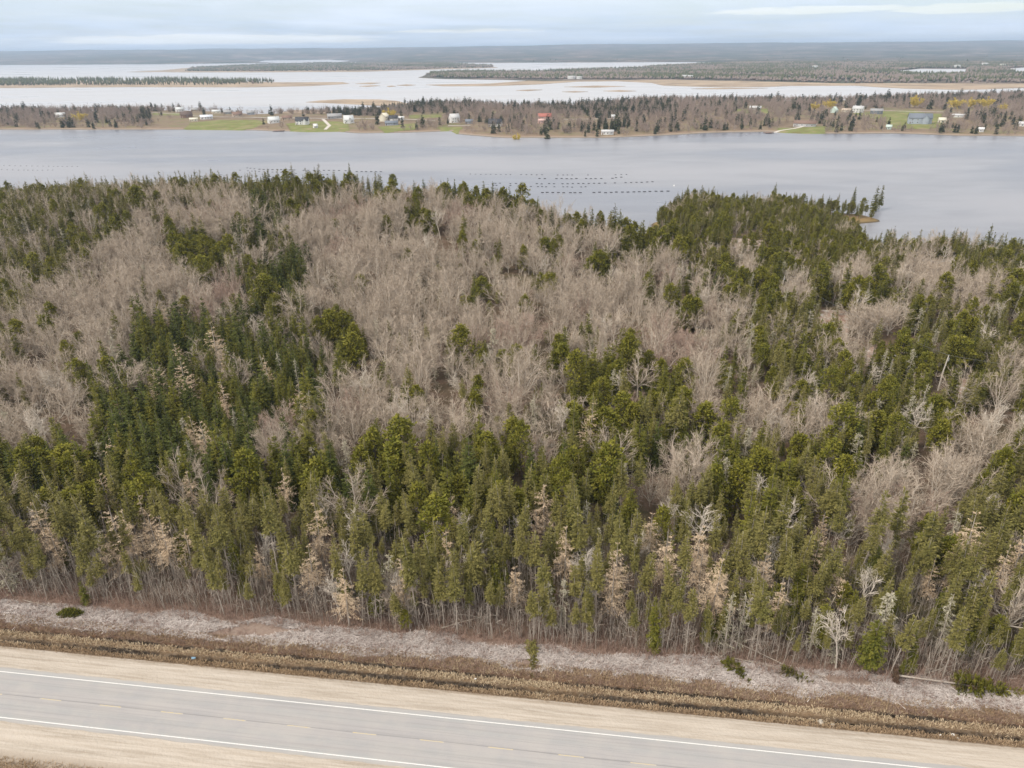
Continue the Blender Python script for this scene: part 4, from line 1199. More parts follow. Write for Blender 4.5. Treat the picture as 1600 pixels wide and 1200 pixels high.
def windfall(label, s, t, ang, h, R, cs, mat, plate=False, lift=0.4, pitch=0.0, dens=1.2, nee=1.0):
    root = empty('fallen_tree', (0, 0, 0)); tag(root, label, 'fallen tree')
    G, W = conifer(h, R, cs, dens=dens, dead_low=True, nee=nee, woody=True, spl=0.5)
    obj('crown', G.mesh('crown', mat), root); obj('trunk', W.mesh('trunk', M['bark']), root)
    lie(root, s, t, ang, lift, pitch)
    if plate:
        n = 260
        a = rng.uniform(0, 2 * np.pi, n); r = np.sqrt(rng.uniform(0, 1, n)) * 1.5
        P0 = np.column_stack([np.cos(a) * r * 0.15, np.sin(a) * r * 0.15, rng.uniform(-0.5, 0.1, n)])
        P1 = np.column_stack([np.cos(a) * r, np.sin(a) * r, rng.normal(-0.35, 0.18, n)])
        G = Geo(); G.tubes(P0, P1, 0.07, 0.02, rng.uniform(0, 0.5, n), 3)
        # soil disc
        k = 28; an = np.arange(k) * 2 * np.pi / k; rr = 1.25 * (0.8 + 0.35 * rng.uniform(0, 1, k))
        ring1 = np.column_stack([np.cos(an) * rr, np.sin(an) * rr, rng.normal(-0.1, 0.08, k)]); ring2 = np.column_stack([np.cos(an) * rr * 0.7, np.sin(an) * rr * 0.7, rng.normal(-0.55, 0.1, k)])
        c1 = np.array([[0, 0, 0.05]]); c2 = np.array([[0, 0, -0.7]])
        V = np.concatenate([ring1, ring2, c1, c2]); i = np.arange(k); j = (i + 1) % k
        F4 = np.column_stack([i, j, j + k, i + k]); F3 = np.concatenate([np.column_stack([j, i, np.full(k, 2 * k)]), np.column_stack([i + k, j + k, np.full(k, 2 * k + 1)])])
        soil = obj('soil_disc', mesh_from('soil_disc', V, [F4, F3], flat_mat('torn soil', (0.075, 0.048, 0.03), 0.95, 0.4, 3, bump=0.6)), root)
        obj('roots', G.mesh('roots', flat_mat('torn roots', (0.16, 0.10, 0.07), 0.9, 0.3)), root)
    return root


def st_of(u, v, z=-0.8):
    p = at(u, v, z) - RO
    return float(p @ EX), float(p @ EN)


s, t = st_of(1400, 1062); s2, t2 = st_of(1560, 1082)
ang = math.atan2(t2 - t, s2 - s)
windfall('large uprooted spruce lying right of its dark root plate', s, t, ang, 16.5, 1.9, 0.48, M['spruce'], plate=True, lift=0.9, pitch=-0.02, dens=2.0)
s, t = st_of(828, 985); s2, t2 = st_of(835, 1075)
windfall('thin grey-green fallen spruce lying across both ditches', s, t, math.atan2(t2 - t, s2 - s), 9.5, 0.85, 0.35, M['spruce_thin'], lift=0.7, pitch=-0.03, dens=1.3, nee=0.75)
s, t = st_of(1100, 1010); s2, t2 = st_of(1165, 1062)
windfall('fallen fir with a bright green top pointing at the ditch', s, t, math.atan2(t2 - t, s2 - s), 8.5, 1.0, 0.5, M['spruce'], lift=0.6, dens=1.7)
s, t = st_of(1190, 1040); s2, t2 = st_of(1270, 1070)
windfall('small dull green fallen spruce half buried in grey brash', s, t, math.atan2(t2 - t, s2 - s), 7.0, 1.0, 0.4, M['spruce_thin'], lift=0.45, dens=1.4)


def simple_log(label, u0, v0, u1, v1, r, cat='log', lift=0.3, stubs=14):
    s, t = st_of(u0, v0); s2, t2 = st_of(u1, v1)
    L = math.hypot(s2 - s, t2 - t)
    G = Geo(); K = 6
    pts = np.column_stack([np.cumsum(rng.normal(0, 0.05, K + 1)), np.cumsum(rng.normal(0, 0.05, K + 1)), np.linspace(0, L, K + 1)])
    rr = r * np.linspace(1, 0.45, K + 1)
    G.tubes(pts[:-1], pts[1:], rr[:-1], rr[1:], 0.8, 6)
    # cut faces
    if stubs:
        z = rng.uniform(0.25, 1, stubs) * L
        D = unit(np.column_stack([rng.normal(0, 1, stubs), rng.normal(0, 1, stubs), rng.uniform(0.2, 0.9, stubs)]))
        B = np.column_stack([0 * z, 0 * z, z]); G.tubes(B, B + D * rng.uniform(0.3, 1.0, stubs)[:, None], 0.025, 0.01, 0.7, 3)
    o = obj('fallen_log', G.mesh('fallen_log', M['log'])); tag(o, label, cat)
    lie(o, s, t, math.atan2(t2 - t, s2 - s), lift)
    return o


simple_log('long pale fallen pole resting against the front trees, with a curved twin', 690, 984, 762, 966, 0.11, lift=0.5)
simple_log('thin curved fallen pole just above the long pale one', 716, 968, 752, 972, 0.06, lift=0.9)
simple_log('pale bare trunk lying in brash left of the dark bush', 38, 940, 84, 952, 0.09)
simple_log('long thin trunk sloping down to the right of the felled fir', 1143, 1006, 1225, 1043, 0.10, lift=0.8)
simple_log('grey trunk lying in the brash right of the felled fir', 1125, 1028, 1290, 1062, 0.08, lift=0.35)
simple_log('bare pole slanting above the uprooted spruce', 1445, 1057, 1515, 1040, 0.07, lift=0.7)
simple_log('short grey branch lying above the ditch in mid brash', 906, 1038, 920, 1032, 0.07, stubs=3)
simple_log('short forked branch just left of the root plate', 1360, 1050, 1385, 1076, 0.06, stubs=5)
simple_log('pale broken branch below the felled fir', 1105, 1060, 1120, 1048, 0.05, stubs=5)

# dark low juniper bush in the brash at the left
root = empty('juniper_bush', (0, 0, 0)); tag(root, 'low dark green bush in grey brash beside the ditch', 'bush')
s, t = st_of(110, 962); x, y = rd(s, t); root.location = (x, y, float(near_z(np.array([x]), np.array([y]))[0]))
n = 1500; G = Geo()
a = rng.uniform(0, 2 * np.pi, n); r = np.sqrt(rng.uniform(0, 1, n))
Pb = np.column_stack([np.cos(a) * r * 2.1, np.sin(a) * r * 0.9, (1 - r ** 2) * 1.2 * rng.uniform(0.3, 1, n)])
G.blades(Pb, unit(np.column_stack([rng.normal(0.3, 0.5, n), rng.normal(0, 0.5, n), np.ones(n) * 0.7])), rng.uniform(0.3, 0.6, n), np.full(n, 0.12), rng.uniform(0, 0.8, n))
obj('foliage', G.mesh('foliage', M['spruce']), root)
G = Geo(); k = 12; D = unit(np.column_stack([rng.normal(0, 0.8, k), rng.normal(0, 0.5, k), np.ones(k) * 0.4])); G.tubes(np.zeros((k, 3)), D * 1.0, 0.03, 0.015, 0.3, 4)
obj('stem', G.mesh('stem', M['bark']), root)


def rock(name, label, u, v, r, col, cat='rock', squash=0.6, z=-0.6):
    import bmesh
    bm = bmesh.new(); bmesh.ops.create_icosphere(bm, subdivisions=3, radius=1.0)
    sd = rng.uniform(0, 100)
    for vv in bm.verts:
        k = 1 + 0.35 * math.sin(vv.co.x * 3 + sd) * math.cos(vv.co.y * 4 + sd) + rng.uniform(-0.14, 0.14)
        vv.co = Vector((vv.co.x * k * r * 1.2, vv.co.y * k * r, vv.co.z * k * r * squash))
    me = bpy.data.meshes.new(name); bm.to_mesh(me); bm.free(); me.materials.append(col)
    o = obj(name, me); tag(o, label, cat)
    p = at(u, v, z); x, y = p; o.location = (x, y, float(near_z(np.array([x]), np.array([y]))[0]) + r * 0.25)
    o.rotation_euler = (0, 0, rng.uniform(0, 6))
    return o


rk = flat_mat('pale rock', (0.45, 0.41, 0.35), 0.9, 0.25, 4, bump=0.4)
rk2 = flat_mat('dark wet gravel', (0.09, 0.085, 0.08), 0.8, 0.3, 6, bump=0.4)
rock('ditch_rock', 'larger pale block at the ditch edge near two small stones', 1282, 1130, 0.42, rk)
rock('ditch_rock', 'small yellowish stone right of the larger pale block', 1301, 1134, 0.25, rk)
rock('ditch_rock', 'lone pale stone beside the fallen tree across the ditch', 857, 1085, 0.22, rk)

lm = flat_mat('white litter plastic', (0.78, 0.78, 0.76), 0.5, 0.05)
lb = flat_mat('blue litter plastic', (0.22, 0.38, 0.52), 0.5, 0.1)
def crumple(label, u, v, r, mat, cat='litter'):
    n = 5
    xs, ys = np.meshgrid(np.linspace(-1, 1, n), np.linspace(-1, 1, n))
    zz_ = rng.uniform(0, 0.5, xs.shape) + 0.25
    V = np.column_stack([(xs * r + rng.normal(0, r * .15, xs.shape)).ravel(), (ys * r * 0.7 + rng.normal(0, r * .15, xs.shape)).ravel(), (zz_ * r).ravel()])
    i = (np.arange(n - 1)[:, None] * n + np.arange(n - 1)[None]).ravel()
    top = np.column_stack([i, i + 1, i + n + 1, i + n])
    V2 = V * np.array([1, 1, 0.4]) - np.array([0, 0, 0.02]); F = np.concatenate([top, top[:, ::-1] + n * n])
    o = obj('litter_scrap', mesh_from('litter_scrap', np.concatenate([V, V2]), [F], mat)); tag(o, label, cat)
    p = at(u, v, -0.7); o.location = (p[0], p[1], float(near_z(np.array([p[0]]), np.array([p[1]]))[0]) + 0.22)
    return o
crumple('crumpled pale blue plastic at the nearer ditch', 302, 1026, 0.34, lb)
for (lab, u, v, r) in [('white scrap in the nearer ditch, well left of the fallen tree', 743, 1064, 0.13), ('white scrap at the ditch bottom, lowest of the right-hand three', 1468, 1151, 0.16), ('white scrap in the ditch near the far right bend', 1489, 1149, 0.2), ('white scrap furthest right along the nearer ditch', 1522, 1150, 0.14),
                       ('pale scrap on the tussocks near the larger pale block', 1243, 1122, 0.12), ('pale scrap low on the bank below the white ones', 1495, 1158, 0.11)]:
    crumple(lab, u, v, r, lm)

# ------------------------------------------------------------------ drive, yard, utility poles
m, T = new_mat('yard gravel')
g = T.n('ShaderNodeNewGeometry')
n_ = T.noise(g.outputs['Position'], 0.35, 5.0, 0.65)
finish(T, T.ramp(n_, [(0.35, (0.26, 0.16, 0.12)), (0.5, (0.34, 0.26, 0.21)), (0.62, (0.46, 0.42, 0.38))]), 0.9, 0.1)
M['yard'] = m


def patch(name, poly, step, hf, dz, mat):
    p = np.array(poly); xs = np.arange(p[:, 0].min(), p[:, 0].max() + step, step); ys = np.arange(p[:, 1].min(), p[:, 1].max() + step, step)
    XX, YY = np.meshgrid(xs, ys); ZZ_ = hf(XX, YY) + dz
    cx_ = (XX[:-1, :-1] + XX[1:, 1:]) / 2; cy_ = (YY[:-1, :-1] + YY[1:, 1:]) / 2
    keep = inpoly(cx_, cy_, poly)
    return obj(name, grid_mesh(name, XX, YY, ZZ_, mat, keep))


for i, c in enumerate(CLEAR):
    o = patch(['gravel_yard', 'driveway', 'driveway', 'driveway'][i], rough_poly(c, 2.0, 1.5, 40 + i), 0.7, near_z, 0.08, M['yard']); tag(o, kind='structure')


def pole(label, u, v, h, z=-6.0, lean=(0, 0)):
    p = at(u, v, z + h); x, y = p
    zg = float(near_z(np.array([x]), np.array([y]))[0])
    root = empty('utility_pole', (x, y, zg)); tag(root, label, 'utility pole')
    H = z + h - zg
    G = Geo(); G.tubes(np.array([[0, 0, -0.5], [0, 0, H * 0.5]]), np.array([[0, 0, H * 0.5], [lean[0], lean[1], H]]), np.array([0.19, 0.17]), np.array([0.17, 0.13]), 0.5, 8)
    obj('pole', G.mesh('pole', flat_mat('weathered pole', (0.52, 0.48, 0.42), 0.8, 0.12, 1.5)), root)
    G = Geo(); G.tubes(np.array([[lean[0], lean[1], H]]), np.array([[lean[0], lean[1], H + 0.25]]), 0.05, 0.05, 0.5, 6); G.tubes(np.array([[lean[0] + .2, lean[1], H - 1.6]]), np.array([[lean[0] + .2, lean[1], H - 0.7]]), 0.18, 0.18, 0.5, 8)
    obj('insulator', G.mesh('insulator', flat_mat('grey fitting', (0.35, 0.36, 0.36))), root)
    return (x + lean[0], y + lean[1], zg + H)


pa = pole('weathered utility pole rising over pines beside a second farther one', 1480, 556, 11.5, -4.5, (0.6, 0.3))
pb = pole('slim utility pole near the gravel yard, the farther of two', 1225, 431, 11.5, -5.5, (0.2, 0))


def wire(label, a, b, sag):
    K = 14; pts = []
    for i in range(K + 1):
        f = i / K
        pts.append([a[0] + (b[0] - a[0]) * f, a[1] + (b[1] - a[1]) * f, a[2] + (b[2] - a[2]) * f - sag * 4 * f * (1 - f)])
    pts = np.array(pts); G = Geo(); G.tubes(pts[:-1], pts[1:], 0.022, 0.022, 0.5, 4)
    tag(obj('overhead_wire', G.mesh('overhead_wire', flat_mat('overhead wire', (0.25, 0.25, 0.25)))), label, 'wire')


wire('thin wire between the two utility poles above the trees', pa, pb, 1.6)
wire('thin wire running right from the nearer utility pole', pa, (pa[0] + 70, pa[1] - 18, pa[2] - 3), 1.2)
#@@PART4

# ------------------------------------------------------------------ the peninsula across the bay
front = [(-330, 205), (-100, 204), (0, 203), (180, 203), (300, 203), (400, 204), (480, 207), (530, 206), (560, 208), (640, 207), (700, 205), (718, 210), (790, 216), (850, 216), (950, 216), (1000, 213), (1100, 208), (1200, 206),
         (1260, 209), (1340, 209), (1400, 208), (1500, 212), (1600, 213), (1950, 218)]
back = [(1950, 150), (1600, 150), (1500, 151), (1400, 154), (1300, 158), (1200, 158), (1100, 157), (1000, 158), (900, 166), (820, 168), (740, 164), (690, 164), (640, 166), (600, 172), (560, 176), (500, 178), (460, 177), (400, 179), (330, 174), (230, 172), (100, 174), (-330, 176)]
pen_poly = rough_poly([P(u, v) for u, v in front + back], 22, 16, 17)


def pen_z(x, y):
    sd = sdist(x, y, pen_poly)
    return SEA + np.clip(sd * 0.22, -2.5, 1.3) + np.clip((sd - 6) * 0.035, 0, 4.5) + (vnoise(x, y, 60, 19) - 0.5) * 2.0 * np.clip(sd / 60, 0, 1)


m, T = new_mat('far shore ground'); M['pen'] = m
g = T.n('ShaderNodeNewGeometry'); pos = g.outputs['Position']
n_ = T.noise(pos, 0.03, 5.0, 0.6)
c_ = T.ramp(n_, [(0.35, (0.15, 0.11, 0.075)), (0.5, (0.21, 0.16, 0.11)), (0.65, (0.16, 0.15, 0.07))])
sz = T.n('ShaderNodeSeparateXYZ', ins={0: pos})
rim = T.ramp(T.math('MULTIPLY', T.math('SUBTRACT', sz.outputs[2], SEA), 0.5, clamp=True), [(0.0, (0.09, 0.075, 0.055)), (0.3, (0.30, 0.25, 0.20)), (0.7, (0.24, 0.17, 0.12))])
rimf = T.ramp(T.math('MULTIPLY', T.math('SUBTRACT', sz.outputs[2], SEA), 0.4, clamp=True), [(0.45, 1.0), (0.8, 0.0)])
finish(T, T.mix(rimf, c_, rim), 0.95, 0.1)
xs = np.arange(-1500, 1500, 9.0); ys = np.arange(780, 2050, 6.0)
XX, YY = np.meshgrid(xs, ys)
SDp = sdist(XX, YY, pen_poly)
ZP = SEA + np.clip(SDp * 0.22, -2.5, 1.3) + np.clip((SDp - 6) * 0.035, 0, 4.5) + (vnoise(XX, YY, 60, 19) - 0.5) * 2.0 * np.clip(SDp / 60, 0, 1)
kp = np.maximum(SDp[:-1, :-1], SDp[1:, 1:]) > -14
tag(obj('peninsula_ground', grid_mesh('peninsula_ground', XX, YY, ZP, M['pen'], kp)), kind='structure')

m, T = new_mat('spring lawn'); M['lawn'] = m
g = T.n('ShaderNodeNewGeometry')
finish(T, T.ramp(T.noise(g.outputs['Position'], 0.06, 5.0, 0.6), [(0.35, (0.16, 0.145, 0.06)), (0.5, (0.165, 0.19, 0.055)), (0.66, (0.26, 0.21, 0.12))]), 0.95, 0.1)
M['lane'] = flat_mat('pale lane gravel', (0.50, 0.46, 0.41), 0.9, 0.1, 0.05)
LAWNS = [[(285, 199), (300, 192), (340, 189), (400, 189.5), (420, 192), (395, 199), (350, 201.5), (300, 201.5)], [(448, 194), (500, 191), (545, 192), (545, 202), (490, 205.5), (455, 204)], [(684, 198), (722, 197), (716, 206), (690, 204)],
         [(1330, 179), (1425, 176), (1470, 182), (1476, 196), (1452, 201), (1400, 200), (1385, 192), (1345, 186)], [(1215, 199), (1290, 198), (1290, 206), (1215, 204)], [(590, 198), (650, 194), (650, 201), (600, 204)], [(1150, 173), (1200, 173), (1200, 180), (1150, 179)],
         [(240, 178), (300, 177), (300, 181), (240, 182)], [(640, 183), (690, 182), (690, 187), (640, 188)]]
for i, pl in enumerate(LAWNS):
    tag(patch('lawn', rough_poly([P(u, v, SEA + 3) for u, v in pl], 9, 5, 60 + i), 2.5, pen_z, 0.15, M['lawn']), kind='structure')
LANES = [[(238, 177.5), (285, 179.3)], [(295, 182), (420, 187), (505, 188.2), (570, 188.6), (680, 190.5)], [(1320, 175.5), (1400, 177.2), (1500, 178.8)], [(1200, 204), (1240, 200), (1275, 195)], [(700, 196), (735, 195.5)], [(505, 189), (515, 196), (508, 201)], [(880, 190.5), (960, 188.5)]]
for ln in LANES:
    pts = [np.array(P(u, v, SEA + 3)) for u, v in ln]
    V, F = [], []
    pp = []
    for a, b in zip(pts[:-1], pts[1:]):
        for k in range(12): pp.append(a + (b - a) * k / 12)
    pp.append(pts[-1]); pp = np.array(pp)
    d = unit(np.gradient(pp, axis=0)); nn = np.column_stack([-d[:, 1], d[:, 0]]) * 2.2
    A_, B_ = pp - nn, pp + nn
    za = pen_z(A_[:, 0], A_[:, 1]) + 0.35; zb = pen_z(B_[:, 0], B_[:, 1]) + 0.35
    V = np.stack([np.column_stack([A_, za]), np.column_stack([B_, zb])], 1).reshape(-1, 3)
    i = np.arange(len(pp) - 1) * 2
    tag(obj('shore_lane', mesh_from('shore_lane', V, [np.column_stack([i, i + 2, i + 3, i + 1])], M['lane'])), kind='structure')

# far trees: lighter models
def far_single(GW, mats, name):
    G, W = GW
    V = np.concatenate(G.V + W.V); nq = sum(len(q) for q in G.Q)
    Q = np.concatenate(G.Q + [q + G.n for q in W.Q])
    idx = np.zeros(len(Q), int); idx[nq:] = 1
    return mesh_from(name, V, [Q], None, np.concatenate(G.T + W.T), mats=mats, midx=idx)


FARM = {}
FARM['shore_conifer'] = [far_single(conifer(h, h * U(0.17, 0.22), U(0.05, 0.2), dens=0.5, spl=1.05, spw=0.42, irr=0.3), [M['far_conifer'], M['bark']], 'shore_conifer') for h in (11, 13, 15, 12)]
FARM['shore_bare_tree'] = [far_single(hardwood(h, h * U(0.34, 0.42), 0.15, nl=5, fine=1, tw=0.16, sub=1, dens=0.8), [M['far_twigs'], M['far_twigs']], 'shore_bare_tree') for h in (9, 10, 8, 11)]
FARM['willow_tree'] = [far_single(hardwood(h, h * 0.55, 0.12, nl=8, fine=3, tw=0.28, dens=1.0), [M['willow'], M['far_twigs']], 'willow_tree') for h in (11, 12)]

houses_px = []
HOUSES = [  # label, u, v(base), width, depth, wall, roof, rot deg, wall colour, roof colour, windows
    ('white cottage by the wooded left end of the shore lane', 95, 183, 13, 9, 3.5, 3.0, 5, 'white', 'pale', 2),
    ('white farmhouse with a dark roof behind the brown barn', 281, 175, 12, 8, 4.5, 3.0, 10, 'white', 'pale', 3),
    ('low tan house behind the left lawn', 305, 174, 12, 8, 3.0, 2.5, -8, 'tan', 'grey', 2),
    ('dark brown barn in front of the white farmhouse', 292, 184, 16, 10, 4.0, 4.5, 8, 'brown', 'darkbrown', 1),
    ('bright white long house on the left lawn', 323, 186, 17, 9, 3.4, 2.4, 5, 'white', 'bluewhite', 4),
    ('cream shed just below the brown barn', 303, 189, 11, 7, 2.6, 1.8, 0, 'cream', 'cream', 2),
    ('pale house at the head of the left lane', 338, 177, 13, 8, 3.2, 2.2, 5, 'cream', 'pale', 2),
    ('grey roofed house left of the twin tan houses', 357, 178, 14, 9, 3.0, 2.6, -5, 'grey', 'grey', 2),
    ('tan house with a brown roof beside the lane', 371, 182, 14, 9, 3.2, 3.6, 12, 'tan', 'brown', 2),
    ('blue-grey house at the end of the tan row', 392, 179, 12, 8, 3.2, 2.4, 0, 'bluegrey', 'grey', 2),
    ('white gabled house with a pale roof above the brown bank', 428, 192, 15, 9, 4.0, 4.2, 18, 'white', 'pale', 3),
    ('brown roofed bungalow between two white houses', 449, 187, 14, 8, 3.0, 2.6, 0, 'tan', 'brown', 2),
    ('large white house with black roofs and two gables', 473, 194, 17, 11, 5.0, 4.4, -10, 'white', 'black', 4),
    ('small white hut on the lawn near the water', 493, 200, 5, 5, 2.6, 2.4, 20, 'white', 'white', 1),
    ('low grey barn on open ground right of the lawn', 523, 185, 20, 10, 3.2, 3.4, 4, 'grey', 'grey', 2),
    ('white house with a tall front gable standing on the lane', 545, 192, 13, 9, 4.6, 5.4, 12, 'white', 'pale', 3),
    ('cream house with a steep roof left of the yellow willow', 601, 188, 12, 10, 6.0, 4.2, 60, 'cream', 'cream', 3),
    ('white shed with a black roof just below the willow', 615, 188, 12, 8, 3.4, 3.6, -10, 'white', 'black', 1),
    ('low slate-roofed garage nearest the dark conifer', 612, 195, 17, 9, 2.6, 2.6, 0, 'bluegrey', 'slate', 2),
    ('white lean-to right of the black roofed shed', 627, 187, 8, 6, 2.8, 1.6, 0, 'white', 'white', 1),
    ('tall plain white house alone above the small lawn', 710, 191, 13, 9, 6.4, 4.6, 25, 'white', 'palegrey', 3),
    ('grey shed right of the tall white house', 733, 193, 10, 7, 2.8, 2.6, 0, 'grey', 'slate', 1),
    ('white house with a steep black roof above the red-brown point', 774, 197, 17, 10, 3.6, 5.4, -8, 'white', 'black', 4),
    ('red roofed house half hidden in the bare trees', 851, 186, 18, 10, 3.6, 3.8, 10, 'pink', 'red', 2),
    ('pinkish outbuilding below the red roofed house', 846, 192, 9, 7, 3.4, 1.6, 10, 'pink', 'pink', 1),
    ('white boathouse at the water edge by tall conifers', 949, 210, 14, 8, 3.4, 1.6, 3, 'white', 'palegrey', 3),
    ('small white cabin behind the tall conifers', 958, 186, 5, 5, 3.5, 2.0, 0, 'white', 'pale', 1),
    ('grey-green roofed house behind the right-hand wood', 1180, 171, 17, 9, 2.6, 2.4, 0, 'palegrey', 'palegrey', 2),
    ('brown bungalow with a curved lane in front', 1257, 197, 26, 12, 3.4, 3.2, -3, 'palegrey', 'brown', 4),
    ('pale green cottage with a steep gable', 1303, 176, 9, 8, 3.8, 4.2, 70, 'mint', 'mint', 1),
    ('white house with two chimneys by the dark fir', 1340, 176, 14, 9, 5.6, 3.4, -12, 'white', 'palegrey', 3),
    ('low cream outbuilding left of the white chimney house', 1322, 175, 12, 7, 2.6, 2.2, 0, 'cream', 'tan', 1),
    ('dark slate-blue house at the top of the green lawn', 1369, 178, 16, 10, 4.4, 2.6, 0, 'slate', 'grey', 3),
    ('big grey two-storey house with gabled wing on the lawn', 1436, 192, 26, 14, 6.5, 5.2, 8, 'bluegrey', 'slate', 4),
    ('small yellow shed right of the big grey house', 1471, 191, 8, 6, 3.2, 2.6, 15, 'cream', 'cream', 1),
    ('low white roof deep in the bare trees at right', 1497, 183, 15, 8, 2.6, 1.4, 0, 'white', 'palegrey', 1),
    ('tiny white shed at the shore among bare trees', 1532, 206, 6, 5, 3.0, 1.8, 0, 'white', 'white', 1),
    ('pale green boat shed on the stony shore below the lawn', 1387, 208, 6, 5, 3.0, 2.0, 0, 'mint', 'mint', 1),
    ('white house just showing at the far right edge', 1597, 197, 9, 7, 3.0, 2.0, 0, 'white', 'palegrey', 1),
]
HC = {'white': (0.64, 0.64, 0.63), 'pale': (0.56, 0.58, 0.58), 'tan': (0.46, 0.38, 0.30), 'grey': (0.30, 0.30, 0.30), 'brown': (0.20, 0.13, 0.10), 'darkbrown': (0.12, 0.085, 0.07), 'bluewhite': (0.66, 0.70, 0.76), 'cream': (0.66, 0.62, 0.50),
      'bluegrey': (0.33, 0.37, 0.42), 'black': (0.05, 0.052, 0.058), 'slate': (0.16, 0.18, 0.21), 'palegrey': (0.50, 0.50, 0.50), 'pink': (0.55, 0.38, 0.34), 'red': (0.36, 0.13, 0.10), 'mint': (0.50, 0.60, 0.54)}
HM = {k: flat_mat('house ' + k, c, 0.7, 0.06, 0.6) for k, c in HC.items()}
HM['glass'] = flat_mat('window glass', (0.05, 0.06, 0.07), 0.15, 0.1, 1.0, 0.6)
HM['trim'] = flat_mat('window trim', (0.70, 0.70, 0.68), 0.6, 0.05)


def boxV(x0, x1, y0, y1, z0, z1):
    V = [(x0, y0, z0), (x1, y0, z0), (x1, y1, z0), (x0, y1, z0), (x0, y0, z1), (x1, y0, z1), (x1, y1, z1), (x0, y1, z1)]
    F = [(0, 3, 2, 1), (4, 5, 6, 7), (0, 1, 5, 4), (1, 2, 6, 5), (2, 3, 7, 6), (3, 0, 4, 7)]
    return V, F


def box_obj(name, x0, x1, y0, y1, z0, z1, mat, parent):
    V, F = boxV(x0, x1, y0, y1, z0, z1)
    return obj(name, mesh_from(name, V, [np.array(F)], mat), parent)


def house(label, x, y, z, w_, d_, wh, rh, rot, wc, rc, nwin, simple=False):
    root = empty('house', (x, y, z), R_(rot)); tag(root, label, 'house')
    hw, hd = w_ / 2, d_ / 2
    V = [(-hw, -hd, -0.8), (hw, -hd, -0.8), (hw, hd, -0.8), (-hw, hd, -0.8), (-hw, -hd, wh), (hw, -hd, wh), (hw, hd, wh), (-hw, hd, wh), (-hw, 0, wh + rh * 0.97), (hw, 0, wh + rh * 0.97)]
    F4 = [(0, 1, 5, 4), (2, 3, 7, 6), (1, 2, 6, 5), (3, 0, 4, 7)]; F3 = [(5, 6, 9), (7, 4, 8)]
    obj('wall', mesh_from('wall', V, [np.array(F4), np.array(F3)], HM[wc]), root)
    e = 0.45; th = 0.22
    dz = rh * e / hd
    V = []
    for xx in (-hw - e, hw + e):
        for yy, zz2 in ((-hd - e, wh - dz + .06), (0, wh + rh + .06), (hd + e, wh - dz + .06), (-hd - e, wh - dz + th + .06), (0, wh + rh + th + .06), (hd + e, wh - dz + th + .06)):
            V.append((xx, yy, zz2))
    F = [(3, 4, 10, 9), (4, 5, 11, 10), (0, 6, 7, 1), (1, 7, 8, 2), (0, 3, 9, 6), (2, 8, 11, 5), (0, 1, 4, 3), (1, 2, 5, 4), (6, 9, 10, 7), (7, 10, 11, 8)]
    rf = obj('roof', mesh_from('roof', V, [np.array(F)], HM[rc]), root)
    if simple: return root
    if w_ > 11:
        box_obj('chimney', hw * 0.35, hw * 0.35 + 0.8, -0.4, 0.4, wh + rh * 0.6, wh + rh + 1.1, HM['brown'] if 'two chimneys' not in label else HM['white'], rf)
        if 'two chimneys' in label: box_obj('chimney', -hw * 0.7, -hw * 0.7 + 0.8, -0.4, 0.4, wh + rh * 0.6, wh + rh + 1.2, HM['white'], rf)
    n = max(1, nwin)
    zs = [wh * 0.55] if wh < 5 else [wh * 0.28, wh * 0.74]
    for zc in zs:
        for k in range(n):
            xc = -hw + w_ * (k + 0.75) / (n + 0.5)
            fr = box_obj('window', xc - 0.62, xc + 0.62, -hd - 0.06, -hd + 0.02, zc - 0.75, zc + 0.75, HM['trim'], root)
            box_obj('pane', xc - 0.5, xc + 0.5, -hd - 0.09, -hd - 0.065, zc - 0.62, zc + 0.62, HM['glass'], fr)
    box_obj('door', -hw + w_ * 0.06, -hw + w_ * 0.06 + 1.0, -hd - 0.07, -hd + 0.02, 0.0, 2.1, HM['brown'] if wc != 'brown' else HM['tan'], root)
    if 'gabled wing' in label or 'two gables' in label or 'front gable' in label:
        gw = w_ * 0.26; gz = wh; x0 = -gw * 0.4 if 'front' in label else hw * 0.2
        V = [(x0, -hd - 2, -0.8), (x0 + gw, -hd - 2, -0.8), (x0 + gw, -hd + 0.5, -0.8), (x0, -hd + 0.5, -0.8), (x0, -hd - 2, gz), (x0 + gw, -hd - 2, gz), (x0 + gw, -hd + 1.5, gz), (x0, -hd + 1.5, gz), (x0 + gw / 2, -hd - 2, gz + rh * .6), (x0 + gw / 2, 0, gz + rh * .6)]
        obj('gable_wing', mesh_from('gable_wing', V, [np.array([(0, 1, 5, 4), (1, 2, 6, 5), (3, 0, 4, 7)]), np.array([(4, 5, 8)])], HM[wc]), root)
        V = [(x0 - .3, -hd - 2.3, gz - .2), (x0 + gw / 2, -hd - 2.3, gz + rh * .6 + .2), (x0 + gw + .3, -hd - 2.3, gz - .2), (x0 - .3, -hd + 1.2, gz - .2), (x0 + gw / 2, 0.2, gz + rh * .6 + .2), (x0 + gw + .3, -hd + 1.2, gz - .2)]
        obj('gable_roof', mesh_from('gable_roof', V, [np.array([(0, 1, 4, 3), (1, 2, 5, 4)])], HM[rc]), root)
    return root


hpos = []
for (label, u, v, w_, d_, wh, rh, rot, wc, rc, nw) in HOUSES:
    z = SEA + 3.0
    for _ in range(4):
        p = at(u, v, z); z = float(pen_z(np.array([p[0]]), np.array([p[1]]))[0])
    z = max(z, SEA + 0.9)
    house(label, p[0], p[1], z, w_, d_, wh, rh, rot + math.degrees(-math.atan2(p[0], p[1])), wc, rc, nw)
    hpos.append((p[0], p[1], max(w_, d_)))
hpos = np.array(hpos)

